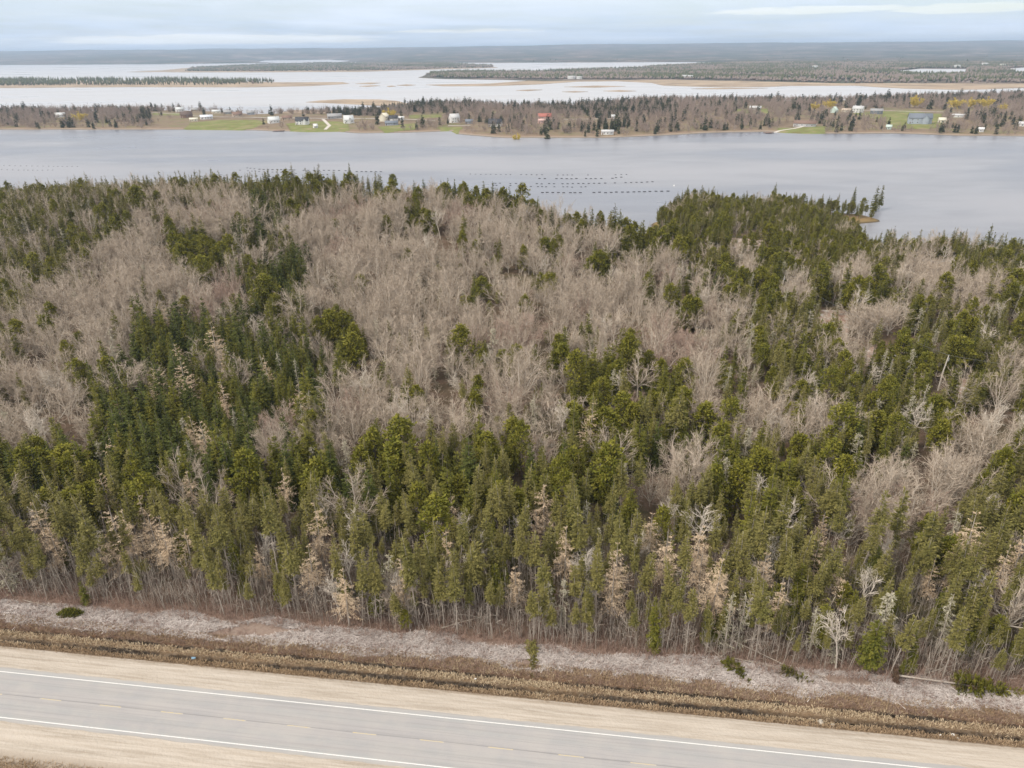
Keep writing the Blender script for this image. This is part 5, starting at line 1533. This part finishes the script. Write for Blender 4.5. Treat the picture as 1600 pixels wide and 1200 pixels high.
# scatter trees on the peninsula
n = 34000
x = rng.uniform(-1350, 1350, n); y = rng.uniform(800, 1900, n)
sd = sdist(x, y, pen_poly)
u, v, Z = seen(x, y, np.full(n, SEA + 3.0))
ok = (sd > 4) & (u > -90) & (u < 1690)
x, y, sd, u, v, Z = x[ok], y[ok], sd[ok], u[ok], v[ok], Z[ok]
open_ = np.zeros(len(x), bool)
for a, b in [(609, 184), (1295, 168), (1272, 170), (1428, 167), (1490, 168), (1515, 167), (1540, 167), (1565, 172), (127, 186), (808, 208)]: open_ |= (np.abs(u - a) < 7) & (v > b - 1) & (v < b + 11)
for pl in LAWNS: open_ |= inpoly(u, v, pl)
OPEN = [[(236, 176), (420, 176), (560, 184), (560, 208), (236, 204)], [(505, 185), (690, 187), (700, 193), (590, 197), (505, 205)], [(1300, 172), (1500, 175), (1490, 181), (1310, 181)]]
semi = np.zeros(len(x), bool)
for pl in OPEN: semi |= inpoly(u, v, pl)
for ln in LANES:
    for a, b in zip(ln[:-1], ln[1:]):
        tt_ = np.clip(((u - a[0]) * (b[0] - a[0]) + (v - a[1]) * (b[1] - a[1])) / ((b[0] - a[0]) ** 2 + (b[1] - a[1]) ** 2), 0, 1)
        open_ |= (np.abs(u - a[0] - tt_ * (b[0] - a[0])) < 5) & (v - a[1] - tt_ * (b[1] - a[1]) > -1.0) & (v - a[1] - tt_ * (b[1] - a[1]) < 5)
hh_ = ((x[:, None] - hpos[None, :, 0]) / 1.0) ** 2 + (y[:, None] - hpos[None, :, 1] + 0) ** 2
close = (hh_ < (hpos[None, :, 2] * 0.75 + 4) ** 2).any(1)
infront = ((np.abs(x[:, None] / y[:, None] - hpos[None, :, 0] / hpos[None, :, 1]) * y[:, None] < hpos[None, :, 2] * 0.42) & (y[:, None] < hpos[None, :, 1]) & (hpos[None, :, 1] - y[:, None] < 75)).any(1)
dn = vnoise(x, y, 55, 101)
q = rng.uniform(0, 1, len(x))
ok = ~open_ & ~close & (~semi | (q < 0.10)) & ~(infront & (q < 0.9)) & (q < np.where(dn < 0.36, 0.75, 1.0))
x, y, u, v, sd, dn = x[ok], y[ok], u[ok], v[ok], sd[ok], dn[ok]
z = pen_z(x, y)
CON = [([(588, 150), (700, 150), (700, 172), (640, 180), (588, 178)], .75), ([(500, 168), (600, 168), (600, 184), (520, 184)], .75), ([(700, 150), (900, 150), (900, 170), (800, 176), (700, 172)], .5), ([(800, 150), (1050, 150), (1060, 185), (930, 186), (850, 180)], .55),
       ([(925, 160), (985, 160), (985, 206), (925, 206)], .65), ([(215, 165), (245, 165), (245, 192), (222, 192)], .8), ([(0, 150), (240, 150), (240, 178), (0, 178)], .35), ([(1100, 150), (1600, 150), (1600, 164), (1100, 166)], .34), ([(848, 196), (862, 196), (862, 216), (848, 216)], .9)]
pc = np.full(len(x), 0.13) + np.clip(vnoise(x, y, 70, 103) - 0.55, 0, 1) * 1.2
for pl, pr in CON: pc = np.where(inpoly(u, v, pl), pr + (vnoise(x, y, 40, 104) - 0.5) * 0.8, pc)
isc = rng.uniform(0, 1, len(x)) < pc
for kd, sel, lab in (('shore_conifer', isc, 'dark conifer on the far shore'), ('shore_bare_tree', ~isc, 'bare grey-brown tree on the far shore')):
    idx = np.where(sel)[0]
    idx = idx[np.argsort(-FPX / y[idx] * np.where(u[idx] * (1600 - u[idx]) > 0, 1, 0))]
    nv = len(FARM[kd])
    var = rng.integers(0, nv, len(idx)); rot = rng.uniform(0, 6.28, len(idx)); scl = rng.uniform(0.65, 1.2, len(idx)) * (np.where(rng.uniform(0, 1, len(idx)) < 0.10, 1.15, 0.85) if kd == 'shore_conifer' else 1.0)
    if kd == 'shore_bare_tree': scl *= np.where(sd[idx] < 25, 0.75, 1.0) * np.where((u[idx] > 1180) & (v[idx] > 180), 0.85, 1.0)
    src = {}
    NI = 150
    marks = [('the wooded left point', 100), ('the dark conifer knot', 226), ('the open lawns', 340), ('the lawn edge hut', 495), ('the gabled lane house', 545), ('the yellow willow', 610), ('the tall white house', 710), ('the black roofed house', 774), ('the red roofed house', 851), ('the boathouse', 949), ('the long wooded bank', 1090), ('the brown bungalow', 1257), ('the green boat shed', 1387), ('the big grey house', 1436), ('the far right shore', 1560)]
    for j in range(min(NI, len(idx))):
        i = idx[j]
        o = obj(kd, FARM[kd][var[j]], None, (x[i], y[i], z[i]), rot[j]); o.scale = (scl[j],) * 3
        mk_ = min(marks, key=lambda m_: abs(m_[1] - u[i]))
        rel = 'left of' if u[i] < mk_[1] else 'right of'
        sz_ = 'tall' if scl[j] > 1.0 else ('low' if scl[j] < 0.75 else 'middling')
        dd = 'at the waterline' if sd[i] < 12 else ('just above the shore' if sd[i] < 28 else 'set back')
        L_ = f"{sz_} {lab.replace(' on the far shore', '').replace('grey-brown ', '')} over the bay, {dd} {rel} {mk_[0]}"
        tag(o, L_, 'conifer' if kd == 'shore_conifer' else 'bare tree', L_)
        src.setdefault(int(var[j]), o)
    rest = idx[NI:]; rv = var[NI:]
    keys = sorted(src); remap = {k: i for i, k in enumerate(keys)}
    o = scatter_stuff(kd + '_wood', np.column_stack([x[rest], y[rest], z[rest]]), rot[NI:], scl[NI:], np.array([remap.get(int(k), 0) for k in rv]), [(src[k],) for k in keys])
    tag(o, 'trees massed over the peninsula across the bay', 'woodland', kind='stuff')
for lab, uu, vv, s_ in [('yellow budding willow behind the cream house', 609, 184, 1.0), ('small yellow bush low on the bank near the red roofed house', 808, 208, 0.55), ('yellow willow far left of the white chimney house', 1295, 168, 1.0), ('yellow willow nearest the white chimney house', 1272, 170, 0.8),
                        ('wide yellow willow left of the big grey house', 1428, 167, 1.1), ('yellow willow just right of the big grey house', 1490, 168, 1.1), ('yellow willow in the middle of the right-hand row', 1515, 167, 1.1), ('yellow willow at the right end of the row', 1540, 167, 1.15), ('low yellow willow in front of the row end', 1565, 172, 0.7), ('yellow willow beside the left shore cottage', 127, 186, 1.0)]:
    p = at(uu, vv + 4, SEA + 4); z0 = float(pen_z(np.array([p[0]]), np.array([p[1]]))[0])
    o = obj('willow_tree', FARM['willow_tree'][int(rng.integers(0, 2))], None, (p[0], p[1], z0), rng.uniform(0, 6)); o.scale = (s_ * 1.45, s_ * 1.45, s_ * 1.2)
    tag(o, lab, 'willow')
# a dark fir standing over the white chimney house and the tall pair by the boathouse
for lab, uu, vv, s_ in [('tall dark fir behind the white chimney house', 1340, 172, 1.7), ('tallest dark conifer just behind the boathouse', 964, 206, 2.0), ('dark conifer hanging over the water below the red roofed house', 855, 214, 1.5), ('dark conifer beside the slate-roofed garage', 629, 200, 1.2), ('dark rounded fir before the slate-roofed garage', 590, 196, 1.3),
                        ('dark conifer right of the yellow willows', 1452, 175, 1.3)]:
    p = at(uu, vv, SEA + 2); z0 = float(pen_z(np.array([p[0]]), np.array([p[1]]))[0])
    o = obj('shore_conifer', FARM['shore_conifer'][int(rng.integers(0, 4))], None, (p[0], p[1], z0), rng.uniform(0, 6)); o.scale = (s_ * 0.9, s_ * 0.9, s_)
    tag(o, lab, 'conifer')

# small docks
for lab, uu, vv, L in [('short dark wharf below the brown bank at left', 436, 205, 14), ('small floating dock by the right-hand stony shore', 1200, 208, 10)]:
    p = at(uu, vv, SEA); root = empty('dock', (p[0], p[1], SEA), 0.1); tag(root, lab, 'dock')
    box_obj('deck', -L / 2, L / 2, -6, 3, 0.7, 0.95, HM['brown'], root)
    for qx in (-L / 2 + .5, 0, L / 2 - .5):
        for qy in (-5.5, 2.5): box_obj('post', qx - .15, qx + .15, qy - .15, qy + .15, -1.5, 0.69, HM['darkbrown'], root)

# ------------------------------------------------------------------ marsh, islands and land beyond
m, T = new_mat('marsh'); M['marsh'] = m
g = T.n('ShaderNodeNewGeometry')
finish(T, T.ramp(T.noise(g.outputs['Position'], 0.012, 5.0, 0.65), [(0.35, (0.24, 0.185, 0.13)), (0.55, (0.36, 0.28, 0.20)), (0.7, (0.42, 0.33, 0.24))]), 0.95, 0.1)
m, T = new_mat('far woodland floor'); M['far_land'] = m
g = T.n('ShaderNodeNewGeometry')
na = T.noise(g.outputs['Position'], 0.0016, 6.0, 0.65); nb_ = T.noise(g.outputs['Position'], 0.0045, 6.0, 0.72)
ca = T.ramp(nb_, [(0.38, (0.035, 0.045, 0.03)), (0.5, (0.13, 0.10, 0.08)), (0.62, (0.25, 0.20, 0.16))])
cb = T.ramp(na, [(0.44, 0.0), (0.56, 0.9)])
ca = T.mix(cb, ca, (0.045, 0.058, 0.035))
finish(T, ca, 0.95, 0.05)


def flat_land(name, px, mat, step, amp, seed, top=0.6):
    pl = rough_poly([P(u, v) for u, v in px], step, amp, seed)
    import bmesh
    bm = bmesh.new()
    vs = [bm.verts.new((a, b, SEA + top)) for a, b in pl]
    f = bm.faces.new(vs)
    if f.normal.z < 0: f.normal_flip()
    bm.normal_update()
    r = bmesh.ops.extrude_edge_only(bm, edges=list(f.edges))
    for vv in [e for e in r['geom'] if isinstance(e, bmesh.types.BMVert)]: vv.co.z = SEA - 1.0
    bmesh.ops.triangulate(bm, faces=[f])
    me = bpy.data.meshes.new(name); bm.to_mesh(me); bm.free(); me.materials.append(mat)
    tag(obj(name, me), kind='structure')
    return pl


flat_land('marsh_spit', [(478, 160), (500, 157.5), (540, 155.5), (590, 156), (620, 158), (640, 163), (600, 166), (550, 163), (510, 161)], M['marsh'], 25, 14, 201)
flat_land('marsh_shore', [(440, 176), (460, 172.5), (500, 172.5), (540, 174), (570, 176), (560, 182), (440, 182)], M['marsh'], 25, 8, 202)
flat_land('island', [(-300, 138), (0, 137.5), (200, 136), (390, 136.5), (480, 134.5), (547, 131), (535, 128.5), (425, 129), (300, 126), (-300, 126)], M['marsh'], 60, 40, 203)
for i, px in enumerate([[(555, 131), (575, 129.3), (596, 129.6), (580, 131.6)], [(560, 135), (580, 133.5), (592, 134.2), (575, 135.8)], [(603, 135), (612, 134), (617, 135), (608, 136)], [(620, 133.5), (635, 132), (651, 133), (636, 134.3)],
                        [(805, 141.5), (830, 140), (848, 140.6), (825, 142.2)], [(878, 143.6), (900, 142.6), (917, 143.5), (895, 144.6)], [(943, 142.4), (970, 141.2), (996, 142.4), (970, 143.6)], [(880, 136), (930, 134), (980, 135), (930, 137)], [(1080, 139), (1130, 137), (1200, 138), (1120, 139.5)]]):
    flat_land('marsh_islet', px, M['marsh'], 25, 12, 210 + i)
flat_land('marsh', [(660, 133), (700, 132), (760, 131), (800, 128), (850, 124), (1010, 124.5), (1060, 124), (1300, 127), (1500, 128), (1950, 126), (1950, 137), (1600, 137.5), (1500, 140.5), (1420, 139), (1340, 134), (1240, 134.5), (1200, 136), (1100, 136), (1040, 134), (1015, 129.5),
                     (960, 126.8), (900, 127.5), (850, 132), (770, 134.5), (690, 134.8)], M['marsh'], 60, 40, 220)
flat_land('wooded_tongue', [(655, 121.5), (700, 124), (780, 125), (850, 126.5), (1000, 125), (1060, 125), (1300, 130), (1500, 131), (1950, 130), (1950, 97.5), (1170, 97.2), (1040, 102.5), (1000, 105.5), (900, 109), (800, 112), (720, 110.5), (670, 114)], M['far_land'], 120, 90, 221, 0.9)
flat_land('middle_island', [(200, 112.5), (290, 113.2), (400, 113), (560, 112.5), (775, 106), (770, 103), (700, 99), (500, 98.4), (400, 101.5), (290, 106.5), (250, 110)], M['marsh'], 120, 90, 222, 0.8)
# ponds inside the tongue
m_w = M['water']
for i, px in enumerate([[(1385, 112), (1440, 107.5), (1510, 108), (1505, 113.5), (1430, 114)], [(1568, 108), (1600, 105.5), (1700, 106), (1700, 113), (1590, 112)]]):
    pl = rough_poly([P(u, v, SEA + 1.3) for u, v in px], 120, 70, 230 + i)
    import bmesh
    bm = bmesh.new(); f = bm.faces.new([bm.verts.new((a, b, SEA + 1.3)) for a, b in pl]); bm.normal_update()
    if f.normal.z < 0: f.normal_flip()
    bmesh.ops.triangulate(bm, faces=[f])
    me = bpy.data.meshes.new('pond'); bm.to_mesh(me); bm.free(); me.materials.append(m_w); tag(obj('pond', me), kind='structure')

# the mainland to the hills
DL = rough_poly([P(u, v) for u, v in [(-700, 104), (0, 101.5), (250, 100.5), (380, 99), (430, 98.6), (398, 97), (410, 94.5), (520, 93.2), (545, 95), (530, 96.8), (620, 97.4), (780, 98.2), (1040, 97.2), (1200, 97.5), (1500, 97), (2300, 95)]] + [(30000, 26000), (-30000, 26000)], 260, 200, 240)
xs = np.concatenate([np.linspace(-22000, -6000, 60)[:-1], np.linspace(-6000, 6000, 260)[:-1], np.linspace(6000, 22000, 60)])
ys = np.concatenate([np.linspace(3600, 8000, 130)[:-1], np.linspace(8000, 17000, 120)[:-1], np.linspace(17000, 25500, 25)])
XX, YY = np.meshgrid(xs, ys)
SDm = sdist(XX, YY, DL)


def main_z(x, y, sd):
    hill = np.clip((y - 7200) / 7000, 0, 1) ** 1.2 * 160 + np.clip((y - 5500) / 3000, 0, 1) * 10
    return SEA + np.clip(sd * 0.05, -4, 4) + np.clip(sd / 900, 0, 1) * hill * (0.80 + 0.36 * (vnoise(x, y, 4200, 250, 3) - 0.3)) + (vnoise(x, y, 900, 251, 3) - 0.5) * 34 * np.clip((y - 5400) / 3000, 0, 1) * np.clip(sd / 900, 0, 1) + (vnoise(x, y, 180, 252, 2) - 0.5) * 9 * np.clip(sd / 500, 0, 1)


ZM = main_z(XX, YY, SDm)
kp = np.maximum(SDm[:-1, :-1], SDm[1:, 1:]) > -120
tag(obj('mainland_hills', grid_mesh('mainland_hills', XX, YY, ZM, M['far_land'], kp)), kind='structure')


def spindles(name, x, y, z, h, r, mat, label):
    n = len(x); k = 4
    V = np.zeros((n, 2 + k, 3))
    V[:, 0] = np.column_stack([x, y, z + h]); V[:, 1] = np.column_stack([x, y, z - 0.5])
    a0 = rng.uniform(0, 6.28, n)
    for i in range(k):
        rr = r * rng.uniform(0.7, 1.3, n); a = a0 + i * 2 * np.pi / k
        V[:, 2 + i] = np.column_stack([x + np.cos(a) * rr, y + np.sin(a) * rr, z + h * rng.uniform(0.2, 0.5, n)])
    b = (np.arange(n) * (2 + k))[:, None]
    F = np.concatenate([np.concatenate([b + 0, b + 2 + i, b + 2 + (i + 1) % k], 1) for i in range(k)] + [np.concatenate([b + 1, b + 2 + (i + 1) % k, b + 2 + i], 1) for i in range(k)])
    me = mesh_from(name, V.reshape(-1, 3), [F], mat, np.repeat(rng.uniform(0, 1, n), 2 + k))
    return tag(obj(name, me), label, 'woodland', kind='stuff')


def wood(px, n, zf, pcon, h, r, seed, pxcon=None):
    pl = [P(u, v) for u, v in px]; a = np.array(pl)
    x = rng.uniform(a[:, 0].min(), a[:, 0].max(), n); y = rng.uniform(a[:, 1].min(), a[:, 1].max(), n)
    u, v, _ = seen(x, y, np.full(n, SEA))
    ok = inpoly(x, y, pl) & (u > -80) & (u < 1680) & ~inpoly(u, v, [(1385, 112), (1440, 107), (1512, 107.5), (1507, 117), (1430, 117)]) & ~inpoly(u, v, [(1568, 108), (1600, 105), (1700, 105), (1700, 117), (1590, 115)])
    dn = vnoise(x, y, 160, seed)
    ok &= rng.uniform(0, 1, n) < np.clip((dn - 0.22) * 3.2, 0.1, 1)
    x, y = x[ok], y[ok]; n = len(x)
    c = rng.uniform(0, 1, n) < np.clip(pcon + (vnoise(x, y, 200, seed + 1) - 0.5) * 2.2, 0.03, 0.97)
    z = zf(x, y); hh = h * rng.uniform(0.6, 1.25, n) * np.where(c, 1.1, 0.85); rr = r * rng.uniform(0.7, 1.2, n) * np.where(c, 0.8, 1.15)
    return x, y, z, hh, rr, c


parts_ = [wood([(-300, 134.8), (0, 134.5), (215, 133.4), (300, 134.2), (425, 130.8), (430, 127.5), (300, 125), (-300, 125)], 15000, lambda x, y: SEA + 0.5 + 0 * x, 1.2, 13, 2.4, 301),
          wood([(672, 121), (700, 122.2), (770, 122.6), (850, 124.4), (1000, 124.2), (1060, 124), (1200, 127), (1300, 130), (1400, 130.6), (1600, 130), (1800, 129), (1800, 98), (1170, 97.6), (1040, 103), (1000, 106.5), (900, 110), (800, 113), (720, 112), (672, 115)], 105000, lambda x, y: SEA + 0.7 + 0 * x, 0.40, 11, 4.5, 303),
          wood([(290, 111.5), (400, 111.5), (560, 111), (770, 105.5), (770, 103), (700, 99), (500, 98.6), (400, 101.5), (300, 106.5)], 24000, lambda x, y: SEA + 0.6 + 0 * x, 0.45, 11, 5, 305),
          wood([(-60, 101), (250, 100), (380, 98.6), (395, 97), (398, 95), (520, 93), (560, 95), (530, 96.6), (780, 98), (1040, 97.2), (1800, 96.8), (1800, 86), (-60, 88)], 60000, lambda x, y: main_z(x, y, np.full(len(x), 80.0)), 0.45, 12, 9, 307)]
x, y, z, h_, r_, c = [np.concatenate([p_[i] for p_ in parts_]) for i in range(6)]
c = c.astype(bool)
spindles('distant_conifers', x[c], y[c], z[c], h_[c], r_[c], M['far_conifer'], 'dark conifers massed on the islands and far land')
spindles('distant_bare_trees', x[~c], y[~c], z[~c], h_[~c], r_[~c], M['distant_twigs'], 'bare trees massed on the islands and far land')
print('distant', len(x))

for (label, u, v, w_, wh, wc) in [('white building far off on the hills, right of middle', 1054, 79.5, 60, 18, 'white'), ('pale tower block just right of the white hillside building', 1086, 79.5, 20, 26, 'pale'), ('white house on the marsh edge, left of a pair', 893, 123.8, 26, 6, 'white'), ('white house on the marsh edge, right of a pair', 905, 124, 18, 5, 'white'),
                                ('white house above the tan marsh, left of a pair', 1070, 122.5, 20, 6, 'white'), ('white house above the tan marsh, right of a pair', 1078, 123, 18, 6, 'white'), ('small white house alone in the wooded tongue', 1273, 107.5, 22, 8, 'white'), ('white house by the upper pond, leftmost of three', 1495, 106.5, 24, 8, 'white'),
                                ('white house by the upper pond, middle of three', 1538, 103.5, 26, 9, 'white'), ('yellowish house by the upper pond, rightmost of three', 1566, 104.2, 22, 7, 'cream'), ('long white building at the far left on the hills', 216, 88, 60, 10, 'white'), ('pale farm on the far hills left of middle', 380, 90, 55, 9, 'cream'), ('pale building on the hills at the far right', 1440, 74.5, 90, 12, 'white')]:
    z = SEA + 4
    for _ in range(30):
        p = at(u, v, z)
        if p[1] < 0 or p[1] > 16000: p = at(u, 84 + (800 - u) * 0.0108, SEA); 
        zz3 = float(main_z(np.array([p[0]]), np.array([p[1]]), np.array([200.0]))[0]) if v < 97 else SEA + 1.0
        z = z * 0.6 + zz3 * 0.4
    house(label, p[0], p[1], z + (4 if v < 97 else 2), w_, w_ * 0.5, wh, wh * 0.4, 0, wc, 'palegrey', 1, simple=True)

# ------------------------------------------------------------------ floating oyster gear
G = Geo()
import bmesh
bm = bmesh.new()
for sy in (-0.42, 0.42):
    r_ = bmesh.ops.create_cone(bm, cap_ends=True, segments=10, radius1=0.26, radius2=0.26, depth=1.9, matrix=Matrix.Translation((0, sy, 0.12)) @ Matrix.Rotation(R_(90), 4, 'Y'))
r_ = bmesh.ops.create_cube(bm, size=1.0, matrix=Matrix.Translation((0, 0, 0.05)) @ Matrix.Diagonal((1.6, 0.56, 0.22, 1)))
fl_me = bpy.data.meshes.new('float'); bm.to_mesh(fl_me); bm.free()
fl_me.materials.append(flat_mat('black float plastic', (0.035, 0.037, 0.042), 0.5, 0.2, 2.0, 0.4))
ROWS = {
 ('far row of the right-hand field', 0.8): (279 - 6, [(57, 852), (90, 852), (122, 852), (155, 853), (188, 853), (285, 854), (320, 854), (346, 854), (376, 854), (475, 854), (647, 853), (683, 851), (715, 851)], 800),
 ('second row of the right-hand field', 1.1): (0, [(172, 876), (205, 877), (278, 877), (310, 876), (342, 877), (372, 878), (402, 876), (463, 876), (493, 877), (522, 877), (558, 876), (628, 875), (650, 871), (683, 868)], 800),
 ('middle row of the right-hand field', 1.0): (0, [(25, 907), (155, 908), (185, 910), (232, 908), (262, 909), (316, 909), (348, 909), (380, 908), (415, 907), (446, 907), (480, 907), (513, 906), (545, 906), (583, 905), (643, 904), (710, 902), (745, 902), (778, 900), (810, 900), (845, 898), (878, 897)], 800),
 ('fourth row of the right-hand field', 0.85): (0, [(68, 925), (118, 926), (162, 927), (188, 927), (213, 928), (265, 928), (320, 928), (346, 928), (376, 930), (432, 929), (460, 928)], 800),
 ('nearest row of the right-hand field', 1.2): (0, [(88, 961), (190, 964), (220, 963), (255, 964), (290, 964), (323, 965), (365, 965), (393, 965), (427, 965), (512, 964), (547, 962), (585, 965), (620, 963), (652, 961), (690, 961), (725, 961), (762, 960), (795, 959), (828, 959), (862, 957), (900, 956), (936, 956), (975, 955)], 800),
 ('far row of the middle field', 1.1): (0, [(22, 818), (48, 820), (75, 820), (103, 821), (133, 821), (157, 821), (183, 822), (210, 823), (240, 823), (298, 825), (327, 825), (363, 825), (393, 825), (425, 825), (456, 825), (487, 825), (520, 826), (560, 828), (630, 833), (660, 833), (688, 833), (720, 833), (750, 834), (780, 834)], 400),
 ('second row of the middle field', 0.85): (0, [(20, 832), (48, 835), (75, 835), (103, 836), (130, 836), (157, 837), (190, 841), (220, 842), (250, 844), (342, 848), (370, 849), (420, 853), (445, 853)], 400),
 ('nearest row of the middle field', 1.1): (0, [(110, 870), (135, 871), (205, 873), (233, 873), (263, 875), (290, 875), (320, 877), (350, 877), (380, 878), (410, 880)], 400),
 ('faint far row beside the skyline trees', 0.7): (0, [(1340, 848), (1372, 849), (1405, 850), (1437, 850), (1467, 850), (1500, 851), (1530, 851), (1562, 852), (1590, 852)], 400),
 ('short row behind the skyline trees', 0.9): (0, [(1483, 905), (1497, 906), (1525, 905), (1483, 918), (1503, 919), (1590, 908), (1590, 920)], 400),
 ('faint farthest row at the left', 0.6): (0, [(25, 794), (60, 795), (95, 796), (130, 797), (165, 797), (200, 798), (235, 798), (270, 799), (305, 799), (335, 800), (362, 800), (390, 801), (420, 801), (450, 801), (485, 801)], 0),
 ('second faint row at the left', 0.6): (0, [(10, 820), (45, 821), (80, 822), (115, 823), (150, 823), (175, 824), (205, 824), (235, 824), (265, 824), (300, 823), (330, 823)], 0),
 ('left end rows of the middle field', 0.8): (0, [(1310, 878), (1335, 880), (1365, 880), (1355, 852), (1380, 853), (1415, 855), (1455, 858), (1480, 860), (1510, 862), (1540, 862), (1500, 824), (1545, 810), (1565, 812), (1590, 815), (1550, 828), (1575, 830), (1595, 828)], 0),
}
for (nm, sc_), (_, pts, ox) in ROWS.items():
    for j, (a, b) in enumerate(pts):
        p = at(ox + a / 4, 60 + b / 4, SEA)
        o = obj('oyster_float', fl_me, None, (p[0], p[1], SEA), rng.normal(0, 0.15)); o.scale = (sc_ * 0.85, sc_ * 0.95, sc_ * 0.8)
        lab = f"small black float in the {nm}"
        if j == 0: lab = f"black float at the left end of the {nm}"
        elif j == len(pts) - 1: lab = f"black float at the right end of the {nm}"
        tag(o, lab, 'float', f"black floats in the {nm}")
p = at(1053, 290.5, SEA); o = obj('buoy', None) if False else None
bm = bmesh.new(); bmesh.ops.create_uvsphere(bm, u_segments=12, v_segments=8, radius=0.6)
bmesh.ops.create_cone(bm, cap_ends=True, segments=8, radius1=0.12, radius2=0.05, depth=0.9, matrix=Matrix.Translation((0, 0, 0.9)))
me = bpy.data.meshes.new('buoy'); bm.to_mesh(me); bm.free(); me.materials.append(lm)
tag(obj('buoy', me, None, (p[0], p[1], SEA)), 'lone white buoy right of the nearest float row', 'buoy')

# ------------------------------------------------------------------ the air
m = bpy.data.materials.new('haze'); m.use_nodes = True
T = NT(m.node_tree)
pv = T.n('ShaderNodeVolumePrincipled', ins={'Color': (0.62, 0.78, 1.0, 1.0), 'Density': 0.000085, 'Anisotropy': 0.2})
T.n('ShaderNodeOutputMaterial', ins={1: pv.outputs[0]})
V, F = boxV(-26000, 26000, -400, 27000, SEA - 3.5, float(ZM.max()) + 14)
hz = obj('haze', mesh_from('haze', V, [np.array(F)], m)); tag(hz, 'thin blue air over the bay and hills', 'haze', kind='stuff')
